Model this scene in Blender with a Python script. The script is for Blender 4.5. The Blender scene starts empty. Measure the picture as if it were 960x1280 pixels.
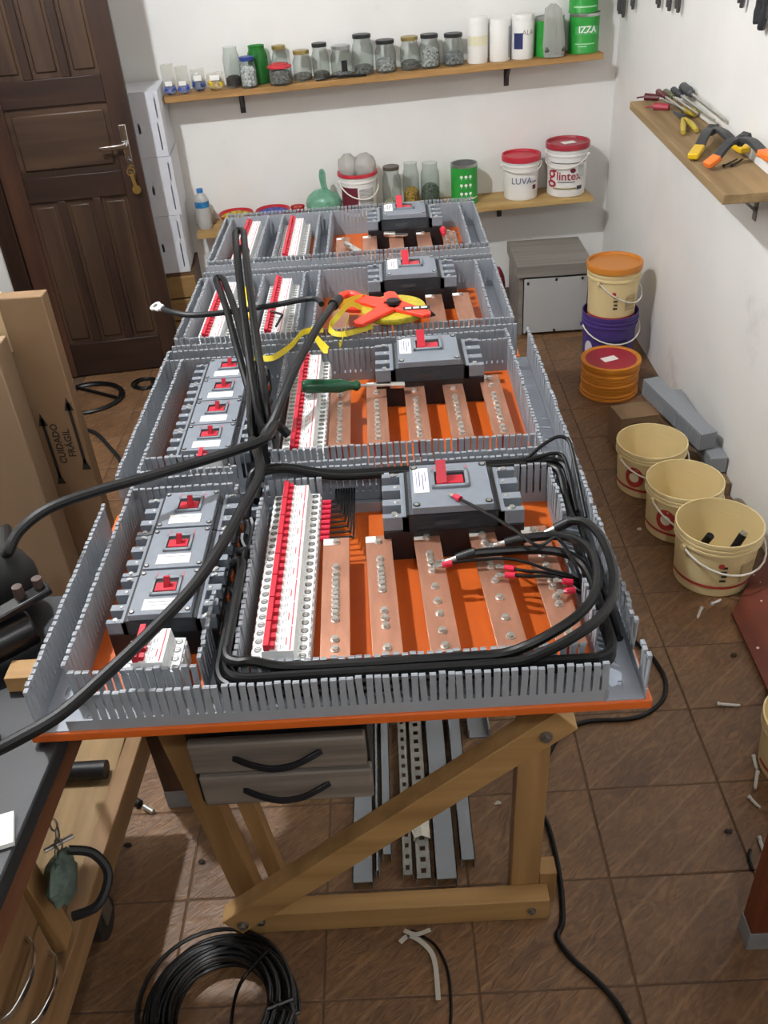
import bpy, bmesh, math, random
from mathutils import Vector, Matrix
random.seed(7)
D = bpy.data; SC = bpy.context.scene; COL = SC.collection
R_ = math.radians
# ------------------------------------------------------------------ camera (solved from the floor tiles and the room verticals)
S_ = 0.31                                        # one tile width in metres
F_PX = 1116.7
PITCH, YAW, ROLL = 0.60973, -0.0273205, -0.07766
CAM = Vector((-1.28861*S_, -3.6598*S_, 5.82153*S_))
fw = Vector((math.sin(YAW)*math.cos(PITCH), math.cos(YAW)*math.cos(PITCH), -math.sin(PITCH)))
rt0 = Vector((math.cos(YAW), -math.sin(YAW), 0)); up0 = rt0.cross(fw)
rt = math.cos(ROLL)*rt0 + math.sin(ROLL)*up0; up = -math.sin(ROLL)*rt0 + math.cos(ROLL)*up0
cd = D.cameras.new('camera'); cam = D.objects.new('camera', cd); COL.objects.link(cam)
cam.matrix_world = Matrix(((rt.x, up.x, -fw.x, CAM.x), (rt.y, up.y, -fw.y, CAM.y), (rt.z, up.z, -fw.z, CAM.z), (0, 0, 0, 1)))
cd.sensor_fit = 'HORIZONTAL'; cd.sensor_width = 36; cd.lens = F_PX/960*36; cd.clip_start = .02
SC.camera = cam
# ------------------------------------------------------------------ world, exposure
wd = D.worlds.new('world'); SC.world = wd; wd.use_nodes = True
wd.node_tree.nodes['Background'].inputs[0].default_value = (.9, .95, 1, 1)
wd.node_tree.nodes['Background'].inputs[1].default_value = 0.0
SC.view_settings.view_transform = 'Standard'; SC.view_settings.look = 'None'
SC.view_settings.gamma = 1; SC.view_settings.use_curve_mapping = False
SC.view_settings.exposure = 0.0
LAMP = Vector((-1.45, .75, 2.86)); LAMP_POWER = 3500.0
LAMP2 = Vector((-.22, -1.9, 2.86)); LAMP2_POWER = 1000.0
# ------------------------------------------------------------------ pixel -> point on a real surface
def ray(u, v): return rt*((u-480)/F_PX) + up*((640-v)/F_PX) + fw
def Pz(u, v, z=0.): d = ray(u, v); return CAM + d*((z-CAM.z)/d.z)
def Py(u, v, y): d = ray(u, v); return CAM + d*((y-CAM.y)/d.y)
def Px(u, v, x): d = ray(u, v); return CAM + d*((x-CAM.x)/d.x)
WR_X = .735; WB0 = Vector((WR_X, 3.53, 0)); WB_A = R_(5.0)          # back wall leans 5 degrees off square
WB_S = Vector((math.cos(WB_A), math.sin(WB_A), 0)); WB_N = Vector((math.sin(WB_A), -math.cos(WB_A), 0))
def Pw(u, v, d=0.):
    """point on the vertical plane d metres in front of the back wall"""
    r = ray(u, v); return CAM + r*((WB0 + WB_N*d - CAM).dot(WB_N)/r.dot(WB_N))
def dist(p): return (p-CAM).dot(fw)
def lerp(a, b, t): return a + (b-a)*t
# ------------------------------------------------------------------ materials
def lin(c):
    if isinstance(c, str):
        c = c.lstrip('#'); c = [int(c[i:i+2], 16)/255 for i in (0, 2, 4)]
    return tuple((x/12.92 if x <= .04045 else ((x+.055)/1.055)**2.4) for x in c) + (1,)
MATS = {}
def mat(name, col, rough=.5, metal=0., var=.0, scale=8., bump=0., bscale=60., spec=.5, trans=0., ior=1.45, alpha=1., coat=0., emit=0., col2=None, coords='Object', stretch=(1, 1, 1), detail=4.):
    if name in MATS: return MATS[name]
    m = D.materials.new(name); m.use_nodes = True; nt = m.node_tree; b = nt.nodes['Principled BSDF']
    c = lin(col); b.inputs['Base Color'].default_value = c
    b.inputs['Roughness'].default_value = rough; b.inputs['Metallic'].default_value = metal
    b.inputs['Specular IOR Level'].default_value = spec; b.inputs['IOR'].default_value = ior
    b.inputs['Transmission Weight'].default_value = trans; b.inputs['Alpha'].default_value = alpha
    b.inputs['Coat Weight'].default_value = coat
    if emit: b.inputs['Emission Color'].default_value = c; b.inputs['Emission Strength'].default_value = emit
    if var or bump or col2:
        tc = nt.nodes.new('ShaderNodeTexCoord'); mp = nt.nodes.new('ShaderNodeMapping'); nt.links.new(tc.outputs[coords], mp.inputs[0])
        mp.inputs['Scale'].default_value = stretch
        n = nt.nodes.new('ShaderNodeTexNoise'); n.inputs['Scale'].default_value = scale; n.inputs['Detail'].default_value = detail
        nt.links.new(mp.outputs[0], n.inputs[0])
        if var or col2:
            r = nt.nodes.new('ShaderNodeValToRGB'); nt.links.new(n.outputs[0], r.inputs[0])
            r.color_ramp.elements[0].position = .32; r.color_ramp.elements[1].position = .68
            if col2: r.color_ramp.elements[0].color = lin(col2); r.color_ramp.elements[1].color = c
            else:
                r.color_ramp.elements[0].color = tuple(x*(1-var) for x in c[:3])+(1,)
                r.color_ramp.elements[1].color = tuple(min(1, x*(1+var)) for x in c[:3])+(1,)
            nt.links.new(r.outputs[0], b.inputs['Base Color'])
        if bump:
            n2 = nt.nodes.new('ShaderNodeTexNoise'); n2.inputs['Scale'].default_value = bscale; n2.inputs['Detail'].default_value = 3
            nt.links.new(mp.outputs[0], n2.inputs[0])
            bp = nt.nodes.new('ShaderNodeBump'); bp.inputs['Strength'].default_value = bump; bp.inputs['Distance'].default_value = .004
            nt.links.new(n2.outputs[0], bp.inputs['Height']); nt.links.new(bp.outputs[0], b.inputs['Normal'])
    MATS[name] = m; return m
def wood(name, c1, c2, axis=0, rough=.6, scale=6., gr=14.):
    st = [gr, gr, gr]; st[axis] = 1.0
    return mat(name, c1, rough, col2=c2, scale=scale, stretch=tuple(s/4 for s in st), bump=.25, bscale=scale*2.5, detail=6)
def tile_material():
    m = D.materials.new('floor_tile_glaze'); m.use_nodes = True; nt = m.node_tree; b = nt.nodes['Principled BSDF']; N = nt.nodes.new; L = nt.links.new
    tc = N('ShaderNodeTexCoord'); oi = N('ShaderNodeObjectInfo')
    mp = N('ShaderNodeMapping'); mp.inputs['Rotation'].default_value = (0, 0, R_(-41)); L(tc.outputs['Object'], mp.inputs[0])
    off = N('ShaderNodeVectorMath'); off.operation = 'ADD'; L(mp.outputs[0], off.inputs[0])
    cmb = N('ShaderNodeCombineXYZ'); mul = N('ShaderNodeMath'); mul.operation = 'MULTIPLY'; mul.inputs[1].default_value = 7.3; L(oi.outputs['Random'], mul.inputs[0])
    L(mul.outputs[0], cmb.inputs[2]); L(cmb.outputs[0], off.inputs[1])
    st = N('ShaderNodeMapping'); st.inputs['Scale'].default_value = (.30, 1, 1); L(off.outputs[0], st.inputs[0])
    gr = N('ShaderNodeTexNoise'); gr.inputs['Scale'].default_value = 48; gr.inputs['Detail'].default_value = 5; gr.inputs['Distortion'].default_value = 2.6; L(st.outputs[0], gr.inputs[0])
    big = N('ShaderNodeTexNoise'); big.inputs['Scale'].default_value = 5; big.inputs['Detail'].default_value = 3; L(off.outputs[0], big.inputs[0])
    sx = N('ShaderNodeSeparateXYZ'); L(mp.outputs[0], sx.inputs[0])
    ad = N('ShaderNodeMath'); ad.operation = 'MULTIPLY'; ad.inputs[1].default_value = 10.5; L(sx.outputs['Y'], ad.inputs[0])
    fr = N('ShaderNodeMath'); fr.operation = 'FRACT'; L(ad.outputs[0], fr.inputs[0])
    fl = N('ShaderNodeMath'); fl.operation = 'FLOOR'; L(ad.outputs[0], fl.inputs[0])
    pp = N('ShaderNodeMath'); pp.operation = 'PINGPONG'; pp.inputs[1].default_value = .5; L(ad.outputs[0], pp.inputs[0])
    line = N('ShaderNodeMath'); line.operation = 'LESS_THAN'; line.inputs[1].default_value = .035; L(pp.outputs[0], line.inputs[0])
    wn = N('ShaderNodeTexWhiteNoise'); wn.noise_dimensions = '2D'; c2 = N('ShaderNodeCombineXYZ'); L(fl.outputs[0], c2.inputs[0]); L(oi.outputs['Random'], c2.inputs[1]); L(c2.outputs[0], wn.inputs[0])
    cr = N('ShaderNodeValToRGB'); cr.color_ramp.elements[0].position = .3; cr.color_ramp.elements[1].position = .75
    cr.color_ramp.elements[0].color = lin('#5a4230'); cr.color_ramp.elements[1].color = lin('#8f6c49'); e = cr.color_ramp.elements.new(.52); e.color = lin('#76573b')
    mx = N('ShaderNodeMath'); mx.operation = 'MULTIPLY_ADD'; mx.inputs[1].default_value = .09; L(wn.outputs[0], mx.inputs[0])
    mixn = N('ShaderNodeMath'); mixn.operation = 'MULTIPLY_ADD'; mixn.inputs[1].default_value = .45; L(big.outputs[0], mixn.inputs[0]); 
    g2 = N('ShaderNodeMath'); g2.operation = 'MULTIPLY_ADD'; g2.inputs[1].default_value = .75; g2.inputs[2].default_value = -.13; L(gr.outputs[0], g2.inputs[0])
    L(g2.outputs[0], mixn.inputs[2]); L(mixn.outputs[0], mx.inputs[2]); L(mx.outputs[0], cr.inputs[0])
    mc = N('ShaderNodeMix'); mc.data_type = 'RGBA'; mc.inputs[7].default_value = lin('#a07e5c'); L(cr.outputs[0], mc.inputs[6])
    lf = N('ShaderNodeMath'); lf.operation = 'MULTIPLY'; lf.inputs[1].default_value = .28; L(line.outputs[0], lf.inputs[0]); L(lf.outputs[0], mc.inputs[0])
    L(mc.outputs[2], b.inputs['Base Color'])
    b.inputs['Roughness'].default_value = .42
    bp = N('ShaderNodeBump'); bp.inputs['Strength'].default_value = .8; bp.inputs['Distance'].default_value = .004; L(gr.outputs[0], bp.inputs['Height']); L(bp.outputs[0], b.inputs['Normal'])
    return m
def thin_glass(name, tint, blend=.35, rough=.04, body=0.):
    m = D.materials.new(name); m.use_nodes = True; nt = m.node_tree; nt.nodes.clear(); N = nt.nodes.new; L = nt.links.new
    out = N('ShaderNodeOutputMaterial'); tr = N('ShaderNodeBsdfTransparent'); tr.inputs[0].default_value = lin(tint); gl = N('ShaderNodeBsdfGlossy'); gl.inputs['Roughness'].default_value = rough; gl.inputs[0].default_value = (.5, .52, .52, 1)
    lw = N('ShaderNodeLayerWeight'); lw.inputs[0].default_value = .5; mx = N('ShaderNodeMixShader'); pw = N('ShaderNodeMath'); pw.operation = 'POWER'; pw.inputs[1].default_value = 2.5; L(lw.outputs['Facing'], pw.inputs[0]); sc = N('ShaderNodeMath'); sc.operation = 'MULTIPLY_ADD'; sc.inputs[1].default_value = .75; sc.inputs[2].default_value = .05; L(pw.outputs[0], sc.inputs[0]); L(sc.outputs[0], mx.inputs[0]); L(tr.outputs[0], mx.inputs[1]); L(gl.outputs[0], mx.inputs[2])
    res = mx
    if body:
        df = N('ShaderNodeBsdfDiffuse'); df.inputs[0].default_value = lin(tint); m2 = N('ShaderNodeMixShader'); m2.inputs[0].default_value = body; L(mx.outputs[0], m2.inputs[1]); L(df.outputs[0], m2.inputs[2]); res = m2
    L(res.outputs[0], out.inputs[0]); return m
M_WALL = mat('wall_paint', '#e9e9e6', .85, var=.035, scale=2.2, bump=.12, bscale=30, coords='Generated')
def wall_material(name, sc):
    """white paint with scuffs and a few grey smudges of their own shape"""
    m = mat(name, '#ecebe7', .85, var=.03, scale=3, bump=.15, bscale=28)
    nt = m.node_tree; b = nt.nodes['Principled BSDF']; L = nt.links.new
    src = b.inputs['Base Color'].links[0].from_socket
    tc = nt.nodes.new('ShaderNodeTexCoord'); n = nt.nodes.new('ShaderNodeTexNoise'); n.inputs['Scale'].default_value = sc; n.inputs['Detail'].default_value = 8; n.inputs['Roughness'].default_value = .7
    L(tc.outputs['Object'], n.inputs[0])
    r = nt.nodes.new('ShaderNodeValToRGB'); r.color_ramp.elements[0].position = .63; r.color_ramp.elements[1].position = .78; r.color_ramp.elements[0].color = (0, 0, 0, 1); r.color_ramp.elements[1].color = (.45, .45, .45, 1)
    L(n.outputs[0], r.inputs[0]); mx = nt.nodes.new('ShaderNodeMix'); mx.data_type = 'RGBA'; L(r.outputs[0], mx.inputs[0]); L(src, mx.inputs[6]); mx.inputs[7].default_value = lin('#a9a6a0')
    L(mx.outputs[2], b.inputs['Base Color']); return m
# ------------------------------------------------------------------ mesh building
class MB:
    def __init__(s): s.v = []; s.f = []; s.m = []; s.mi = 0
    def add(s, vs, fs, mi=None):
        o = len(s.v); s.v += [tuple(p) for p in vs]; s.f += [tuple(i+o for i in f) for f in fs]; s.m += [s.mi if mi is None else mi]*len(fs); return s
    def box(s, lo, hi, rot=None, c=None, mi=None):
        vs = [Vector((x, y, z)) for z in (lo[2], hi[2]) for y in (lo[1], hi[1]) for x in (lo[0], hi[0])]
        if rot is not None:
            c = Vector(c) if c is not None else sum(vs, Vector())/8
            vs = [c + rot@(p-c) for p in vs]
        return s.add(vs, [(0, 2, 3, 1), (4, 5, 7, 6), (0, 1, 5, 4), (2, 6, 7, 3), (0, 4, 6, 2), (1, 3, 7, 5)], mi)
    def bar(s, a, b, w, h, upv=(0, 0, 1), mi=None):
        """box beam from a to b, w wide sideways, h along upv"""
        a, b = Vector(a), Vector(b); d = (b-a).normalized(); u = Vector(upv); u = (u-d*u.dot(d)).normalized(); n = d.cross(u)
        vs = [p + n*sx*w/2 + u*sz*h/2 for p in (a, b) for sx, sz in ((-1, -1), (1, -1), (1, 1), (-1, 1))]
        return s.add(vs, [(3, 2, 1, 0), (4, 5, 6, 7), (0, 1, 5, 4), (1, 2, 6, 5), (2, 3, 7, 6), (3, 0, 4, 7)], mi)
    def cyl(s, a, b, r0, r1=None, n=16, cap=True, mi=None):
        a, b = Vector(a), Vector(b); r1 = r0 if r1 is None else r1; d = (b-a).normalized()
        x = d.orthogonal().normalized(); y = d.cross(x)
        vs = [p + (x*math.cos(t)+y*math.sin(t))*r for p, r in ((a, r0), (b, r1)) for t in [2*math.pi*i/n for i in range(n)]]
        fs = [(i, (i+1) % n, n+(i+1) % n, n+i) for i in range(n)]
        if cap: fs += [tuple(range(n-1, -1, -1)), tuple(range(n, 2*n))]
        return s.add(vs, fs, mi)
    def lathe(s, prof, c=(0, 0, 0), n=28, mi=None, squash=1.):
        """profile of (r, z) turned about the z axis at c; r = 0 closes an end"""
        c = Vector(c); vs = []; fs = []; rows = []
        for r, z in prof:
            if r < 1e-6: rows.append([len(vs)]); vs.append(c+Vector((0, 0, z)))
            else:
                rows.append(list(range(len(vs), len(vs)+n)))
                vs += [c+Vector((r*math.cos(2*math.pi*i/n), squash*r*math.sin(2*math.pi*i/n), z)) for i in range(n)]
        for A, B in zip(rows, rows[1:]):
            for i in range(n):
                j = (i+1) % n
                if len(A) == 1 and len(B) == 1: continue
                if len(A) == 1: fs.append((A[0], B[j], B[i]))
                elif len(B) == 1: fs.append((A[i], A[j], B[0]))
                else: fs.append((A[i], A[j], B[j], B[i]))
        return s.add(vs, fs, mi)
    def tube(s, pts, r, n=8, cap=True, mi=None, closed=False):
        pts = [Vector(p) for p in pts]; m = len(pts); rr = r if isinstance(r, (list, tuple)) else [r]*m
        vs = []; fs = []; prev = None
        for i, p in enumerate(pts):
            d = (pts[min(i+1, m-1)]-pts[max(i-1, 0)])
            if closed: d = pts[(i+1) % m]-pts[i-1]
            d = d.normalized() if d.length > 1e-9 else Vector((0, 0, 1))
            x = d.orthogonal().normalized() if prev is None else (prev-d*prev.dot(d)).normalized()
            prev = x; y = d.cross(x)
            vs += [p+(x*math.cos(2*math.pi*k/n)+y*math.sin(2*math.pi*k/n))*rr[i] for k in range(n)]
        for i in range(m if closed else m-1):
            j = (i+1) % m
            for k in range(n): fs.append((i*n+k, i*n+(k+1) % n, j*n+(k+1) % n, j*n+k))
        if cap and not closed: fs += [tuple(range(n-1, -1, -1)), tuple(range((m-1)*n, m*n))]
        return s.add(vs, fs, mi)
    def ribbon(s, pts, w, t, side, mi=None):
        """flat strip along pts: w wide along side, t thick"""
        pts = [Vector(p) for p in pts]; side = Vector(side).normalized(); vs = []; fs = []
        for i, p in enumerate(pts):
            d = (pts[min(i+1, len(pts)-1)]-pts[max(i-1, 0)]).normalized(); sd = (side-d*side.dot(d)).normalized(); n = d.cross(sd)
            vs += [p+sd*w/2+n*t/2, p-sd*w/2+n*t/2, p-sd*w/2-n*t/2, p+sd*w/2-n*t/2]
        for i in range(len(pts)-1):
            for k in range(4): fs.append((i*4+k, i*4+(k+1) % 4, i*4+4+(k+1) % 4, i*4+4+k))
        fs += [(3, 2, 1, 0), tuple(range(len(vs)-4, len(vs)))]
        return s.add(vs, fs, mi)
    def prism(s, poly, z0, z1, xf=None, mi=None):
        n = len(poly); vs = [Vector((x, y, z)) for z in (z0, z1) for x, y in poly]
        if xf is not None: vs = [xf@p for p in vs]
        return s.add(vs, [tuple(range(n-1, -1, -1)), tuple(range(n, 2*n))]+[(i, (i+1) % n, n+(i+1) % n, n+i) for i in range(n)], mi)
    def blob(s, c, rad, nu=14, nv=9, jit=.12, seed=0, mi=None, flat=None):
        rnd = random.Random(seed); c = Vector(c); vs = [c+Vector((0, 0, -rad[2]))]; 
        for j in range(1, nv):
            ph = math.pi*j/nv-math.pi/2
            for i in range(nu):
                t = 2*math.pi*i/nu; k = 1+rnd.uniform(-jit, jit)
                vs.append(c+Vector((rad[0]*k*math.cos(ph)*math.cos(t), rad[1]*k*math.cos(ph)*math.sin(t), rad[2]*k*math.sin(ph))))
        vs.append(c+Vector((0, 0, rad[2])))
        if flat is not None:
            for p in vs: p.z = max(p.z, flat)
        fs = [(0, 1+(i+1) % nu, 1+i) for i in range(nu)]
        for j in range(nv-2):
            for i in range(nu): a = 1+j*nu; fs.append((a+i, a+(i+1) % nu, a+nu+(i+1) % nu, a+nu+i))
        a = 1+(nv-2)*nu; fs += [(a+i, a+(i+1) % nu, len(vs)-1) for i in range(nu)]
        return s.add(vs, fs, mi)
    def xf(s, M): s.v = [tuple(M@Vector(p)) for p in s.v]; return s
def mesh_of(mb, mats, name, smooth=True, org=Vector((0, 0, 0)), ang=35):
    me = D.meshes.new(name); me.from_pydata([tuple(Vector(p)-org) for p in mb.v], [], mb.f)
    for m in (mats if isinstance(mats, (list, tuple)) else [mats]): me.materials.append(m)
    if any(mb.m): me.polygons.foreach_set('material_index', mb.m)
    if smooth:
        me.polygons.foreach_set('use_smooth', [True]*len(me.polygons)); me.set_sharp_from_angle(angle=R_(ang))
    me.update(); return me
def bevel(o, w, seg=2):
    b = o.modifiers.new('bevel', 'BEVEL'); b.width = w; b.segments = seg; b.limit_method = 'ANGLE'; b.angle_limit = R_(40); return o
def obj(name, mb, mats, parent=None, world=False, bev=0., smooth=True, loc=None, rotz=0., ang=35, seg=2):
    """one mesh object. world=True: the vertices are in room coordinates"""
    org = Vector((0, 0, 0))
    if world: org = parent_loc(parent) if parent is not None else Vector(loc if loc is not None else (sum(p[0] for p in mb.v)/len(mb.v), sum(p[1] for p in mb.v)/len(mb.v), min(p[2] for p in mb.v)))
    o = D.objects.new(name, mesh_of(mb, mats, name, smooth, org, ang)); COL.objects.link(o)
    if parent is not None: o.parent = parent
    elif world: o.location = org
    if loc is not None and not (world and parent is None): o.location = loc
    if rotz: o.rotation_euler = (0, 0, rotz)
    if bev: bevel(o, bev, seg)
    return o
def parent_loc(p):
    v = Vector(p.location)
    while p.parent is not None: p = p.parent; v = v+p.location
    return v
def tag(o, label, cat=None, group=None, kind=None):
    if label: o['label'] = label
    if cat: o['category'] = cat
    if group: o['group'] = group
    if kind: o['kind'] = kind
    return o
def thing(name, label, cat, loc, rotz=0., group=None):
    o = D.objects.new(name, None); COL.objects.link(o); o.location = loc; o.rotation_euler = (0, 0, rotz); o.empty_display_size = .05
    return tag(o, label, cat, group)
def struct(name, mb, m, world=True, **k): o = obj(name, mb, m, None, world, **k); o['kind'] = 'structure'; return o
def copy_tree(o, parent=None, loc=None, rotz=None):
    c = o.copy(); COL.objects.link(c); c.parent = parent
    if loc is not None: c.location = loc
    if rotz is not None: c.rotation_euler = (0, 0, rotz)
    for ch in list(o.children): copy_tree(ch, c)
    return c
def inst(name, me, parent, loc, rotz=0., rot=None):
    o = D.objects.new(name, me); COL.objects.link(o); o.parent = parent; o.location = loc; o.rotation_euler = rot if rot is not None else (0, 0, rotz); return o
def smooth_path(pts, k=7):
    pts = [Vector(p) for p in pts]; out = []
    for i in range(len(pts)-1):
        p0, p1, p2, p3 = pts[max(i-1, 0)], pts[i], pts[i+1], pts[min(i+2, len(pts)-1)]
        for j in range(k):
            t = j/k; out.append(.5*((2*p1)+(p2-p0)*t+(2*p0-5*p1+4*p2-p3)*t*t+(3*p1-p0-3*p2+p3)*t**3))
    return out+[pts[-1]]
def text_mb(s, size, bold=0., align='CENTER', res=2):
    cu = D.curves.new('txt', 'FONT'); cu.body = s; cu.size = size; cu.align_x = align; cu.align_y = 'CENTER'; cu.resolution_u = res; cu.offset = bold
    o = D.objects.new('txt', cu); COL.objects.link(o); dg = bpy.context.evaluated_depsgraph_get(); dg.update()
    me = D.meshes.new_from_object(o.evaluated_get(dg)); mb = MB()
    mb.add([v.co.copy() for v in me.vertices], [tuple(p.vertices) for p in me.polygons])
    D.objects.remove(o); D.curves.remove(cu); D.meshes.remove(me); return mb
def wrap(mb, r, z0, ang, rot=0., k=1.0, r2=None, h=None):
    """wrap a flat print (x, y) round a cylinder/cone of radius r (r2 at height h) at angle ang"""
    out = []
    for x, y, _ in mb.v:
        xr = x*math.cos(rot)-y*math.sin(rot); yr = x*math.sin(rot)+y*math.cos(rot); z = z0+yr
        rr = (r if r2 is None else r+(r2-r)*z/h)+.0008*k; a = ang+xr/rr; out.append((rr*math.cos(a), rr*math.sin(a), z))
    mb.v = out; return mb
def patch(w, h, n=10): 
    """flat print rectangle ready for wrap"""
    mb = MB(); vs = [(-w/2+w*i/n, y, 0) for y in (-h/2, h/2) for i in range(n+1)]
    return mb.add(vs, [(i, i+1, n+2+i, n+1+i) for i in range(n)])
def holed_sheet(mb, us, ws, holes, P, t, N):
    """flat sheet over the breakpoints us x ws with the rectangles in holes left open; P(u, w) -> point, t thick along N"""
    us = sorted(set(us)|{h[i] for h in holes for i in (0, 1)}); ws = sorted(set(ws)|{h[i] for h in holes for i in (2, 3)}); N = Vector(N)*t
    for u0, u1 in zip(us, us[1:]):
        for w0, w1 in zip(ws, ws[1:]):
            cu, cw = (u0+u1)/2, (w0+w1)/2
            if any(h[0] < cu < h[1] and h[2] < cw < h[3] for h in holes): continue
            q = [Vector(P(a, b)) for a, b in ((u0, w0), (u1, w0), (u1, w1), (u0, w1))]
            mb.add(q+[p+N for p in q], [(3, 2, 1, 0), (4, 5, 6, 7), (0, 1, 5, 4), (1, 2, 6, 5), (2, 3, 7, 6), (3, 0, 4, 7)])
    return mb
def comb(mb, a, b, zb, h, inward, pitch=.0122, fw_=.0090, th=.0022, skip=(), lean=.0, rnd=random):
    """slotted duct wall from a to b (xy): solid foot strip, fingers, inward lip at each tip"""
    a, b = Vector((a[0], a[1], 0)), Vector((b[0], b[1], 0)); d = (b-a); L = d.length; d.normalize(); n = Vector((inward[0], inward[1], 0)).normalized()
    mb.bar(a+Vector((0, 0, zb+.010)), b+Vector((0, 0, zb+.010)), th, .020)
    k = int(L/pitch)
    for i in range(k):
        t = (i+.5)*L/k
        if any(s0 <= t/L <= s1 for s0, s1 in skip): continue
        p = a+d*t; ln = n*rnd.uniform(-lean, lean)+d*rnd.uniform(-lean, lean); top = zb+h+rnd.uniform(-.001, .0005)
        q = p+ln+Vector((0, 0, top)); p0 = p+Vector((0, 0, zb+.018))
        vs = [e+d*sx*fw_/2+n*sn*th/2 for e in (p0, q) for sx, sn in ((-1, -1), (1, -1), (1, 1), (-1, 1))]
        mb.add(vs, [(4, 5, 6, 7), (0, 1, 5, 4), (1, 2, 6, 5), (2, 3, 7, 6), (3, 0, 4, 7)])
        l0 = q+n*(th/2+.0015)-Vector((0, 0, .003)); w = fw_*.98
        mb.add([l0+d*sx*w/2+n*sn*.0022+Vector((0, 0, sz*.003)) for sz in (-1, 1) for sx, sn in ((-1, -1), (1, -1), (1, 1), (-1, 1))], [(4, 5, 6, 7), (0, 1, 5, 4), (1, 2, 6, 5), (2, 3, 7, 6), (3, 0, 4, 7), (3, 2, 1, 0)])
# ================================================================== THE ROOM
X0, Y0, Y1, ZC = -2.06, -5.2, 3.75, 3.05
WM = wall_material('wall_paint_scuffed', 1.7)
sl = MB(); sl.box((X0-.15, Y0-.15, -.12), (WR_X+.15, Y1+.15, -.0018)); floor = struct('floor', sl, mat('grout', '#5d4938', .9, var=.2, scale=40), loc=(0, 0, 0))
TM = tile_material(); TX, TY, G = S_, .753176*S_, .004
def tile_mesh(w):
    mb = MB(); mb.box((G/2, G/2, -.006), (w-G/2, TY-G/2, 0)); me = mesh_of(mb, TM, 'floor_tile', False)
    bm = bmesh.new(); bm.from_mesh(me); es = [e for e in bm.edges if all(v.co.z > -.001 for v in e.verts)]
    bmesh.ops.bevel(bm, geom=es, offset=.0016, segments=1, affect='EDGES'); bm.to_mesh(me); bm.free(); return me
tm_full, tm_cut = tile_mesh(TX), tile_mesh(WR_X-2*TX-.001)
for i in range(-6, 3):
    for j in range(-7, 14): inst('floor_tile', tm_cut if i == 2 else tm_full, floor, (i*TX, j*TY, 0))
def wall(name, a, b, z0, z1, out, m=WM, t=.12):
    a, b, out = Vector(a), Vector(b), Vector(out).normalized()*t; mb = MB()
    mb.add([(p.x, p.y, z) for z in (z0, z1) for p in (a, b, b+out, a+out)], [(0, 1, 2, 3)[::-1], (4, 5, 6, 7), (0, 1, 5, 4), (1, 2, 6, 5), (2, 3, 7, 6), (3, 0, 4, 7)])
    return struct(name, mb, m, smooth=False)
wall('wall_right', (WR_X, Y0, 0), (WR_X, Y1, 0), -.1, ZC, (1, 0, 0))
wb = wall('wall_back', WB0+WB_S*.1, WB0-WB_S*2.95, -.1, ZC, -WB_N)
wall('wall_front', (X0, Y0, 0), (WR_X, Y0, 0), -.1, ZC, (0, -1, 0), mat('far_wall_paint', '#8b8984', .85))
DH = Vector((-1.975, 2.695, 0)); DT = Vector((-1.403, 2.766, 0))                # hinge and free edge of the open door
wall('wall_left', (X0, DH.y-.02, 0), (X0, Y1-.45, 0), -.1, ZC, (-1, 0, 0))
wall('wall_left', (X0, Y0, 0), (X0, DH.y-.70, 0), -.1, ZC, (-1, 0, 0))
wall('wall_left', (X0, DH.y-.70, 0), (X0, DH.y-.02, 0), 2.13, ZC, (-1, 0, 0))
wall('wall_left', (X0-1.2, DH.y-1.6, 0), (X0-1.2, DH.y+.9, 0), -.1, ZC, (-1, 0, 0))
cb = MB(); cb.box((X0-.1, Y0-.1, ZC), (WR_X+.1, Y1+.1, ZC+.1)); struct('ceiling', cb, wood('ceiling_boards', '#7a6650', '#5f4d3b', 1), smooth=False)
# two bare bulbs on cords
def hung_bulb(name, at, power, label):
    lamp = thing('ceiling_'+name, label, 'lamp', (at.x, at.y, ZC)); h = at.z-ZC
    mb = MB(); mb.lathe([(0, 0), (.05, 0), (.05, -.02), (.012, -.03), (0, -.03)]); obj('ceiling_rose', mb, mat('white_plastic', '#e8e8e6', .4), lamp)
    mb = MB(); mb.cyl((0, 0, -.03), (0, 0, h+.10), .003, n=8); obj('cord', mb, mat('black_rubber', '#17181a', .45), lamp)
    mb = MB(); mb.cyl((0, 0, h+.105), (0, 0, h+.045), .018); obj('socket', mb, mat('black_plastic', '#1a1b1d', .45), lamp)
    mb = MB(); mb.lathe([(0, -.042), (.018, -.038), (.034, -.02), (.038, 0), (.032, .022), (.02, .036), (.015, .05), (0, .05)], (0, 0, h), 20); obj(name, mb, mat('bulb_glow_%d' % power, '#f6faff', .5, emit=power), lamp)
hung_bulb('bulb_offscreen', LAMP, LAMP_POWER, 'bare white bulb hanging from the ceiling near the open door'); hung_bulb('front_bulb_offscreen', LAMP2, LAMP2_POWER, 'dimmer bare bulb hanging from the ceiling away from the door')
# ================================================================== THE FOUR SWITCHBOARD PANELS
ZP = .86                                        # top face of the mounting plates
DUCT = mat('duct_grey', '#92979d', .45); DUCT2 = mat('duct_grey_floor', '#9aa1ab', .5, var=.06, scale=20)
ORANGE = mat('orange_enamel', '#cc6020', .40, var=.05, scale=9); M_BLK = mat('black_plastic', '#1a1b1d', .45)
M_GREY = mat('breaker_grey', '#7b828b', .5, var=.04, scale=60); M_RED = mat('red_plastic', '#c22538', .4)
M_WHT = mat('white_breaker', '#e9ebea', .45); M_SCREW = mat('zinc_screw', '#c9c9c4', .35, metal=.9)
M_COP = mat('copper_bar', '#bd8a72', .45, metal=.8, var=.12, scale=55, stretch=(1, .25, 1), bump=.1, bscale=90)
M_PRINT = mat('grey_print', '#8f979b', .6); M_PINK = mat('red_print', '#d0525c', .6); M_LAB = mat('paper_label', '#f2f1ec', .7, var=.05, scale=120)
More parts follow.
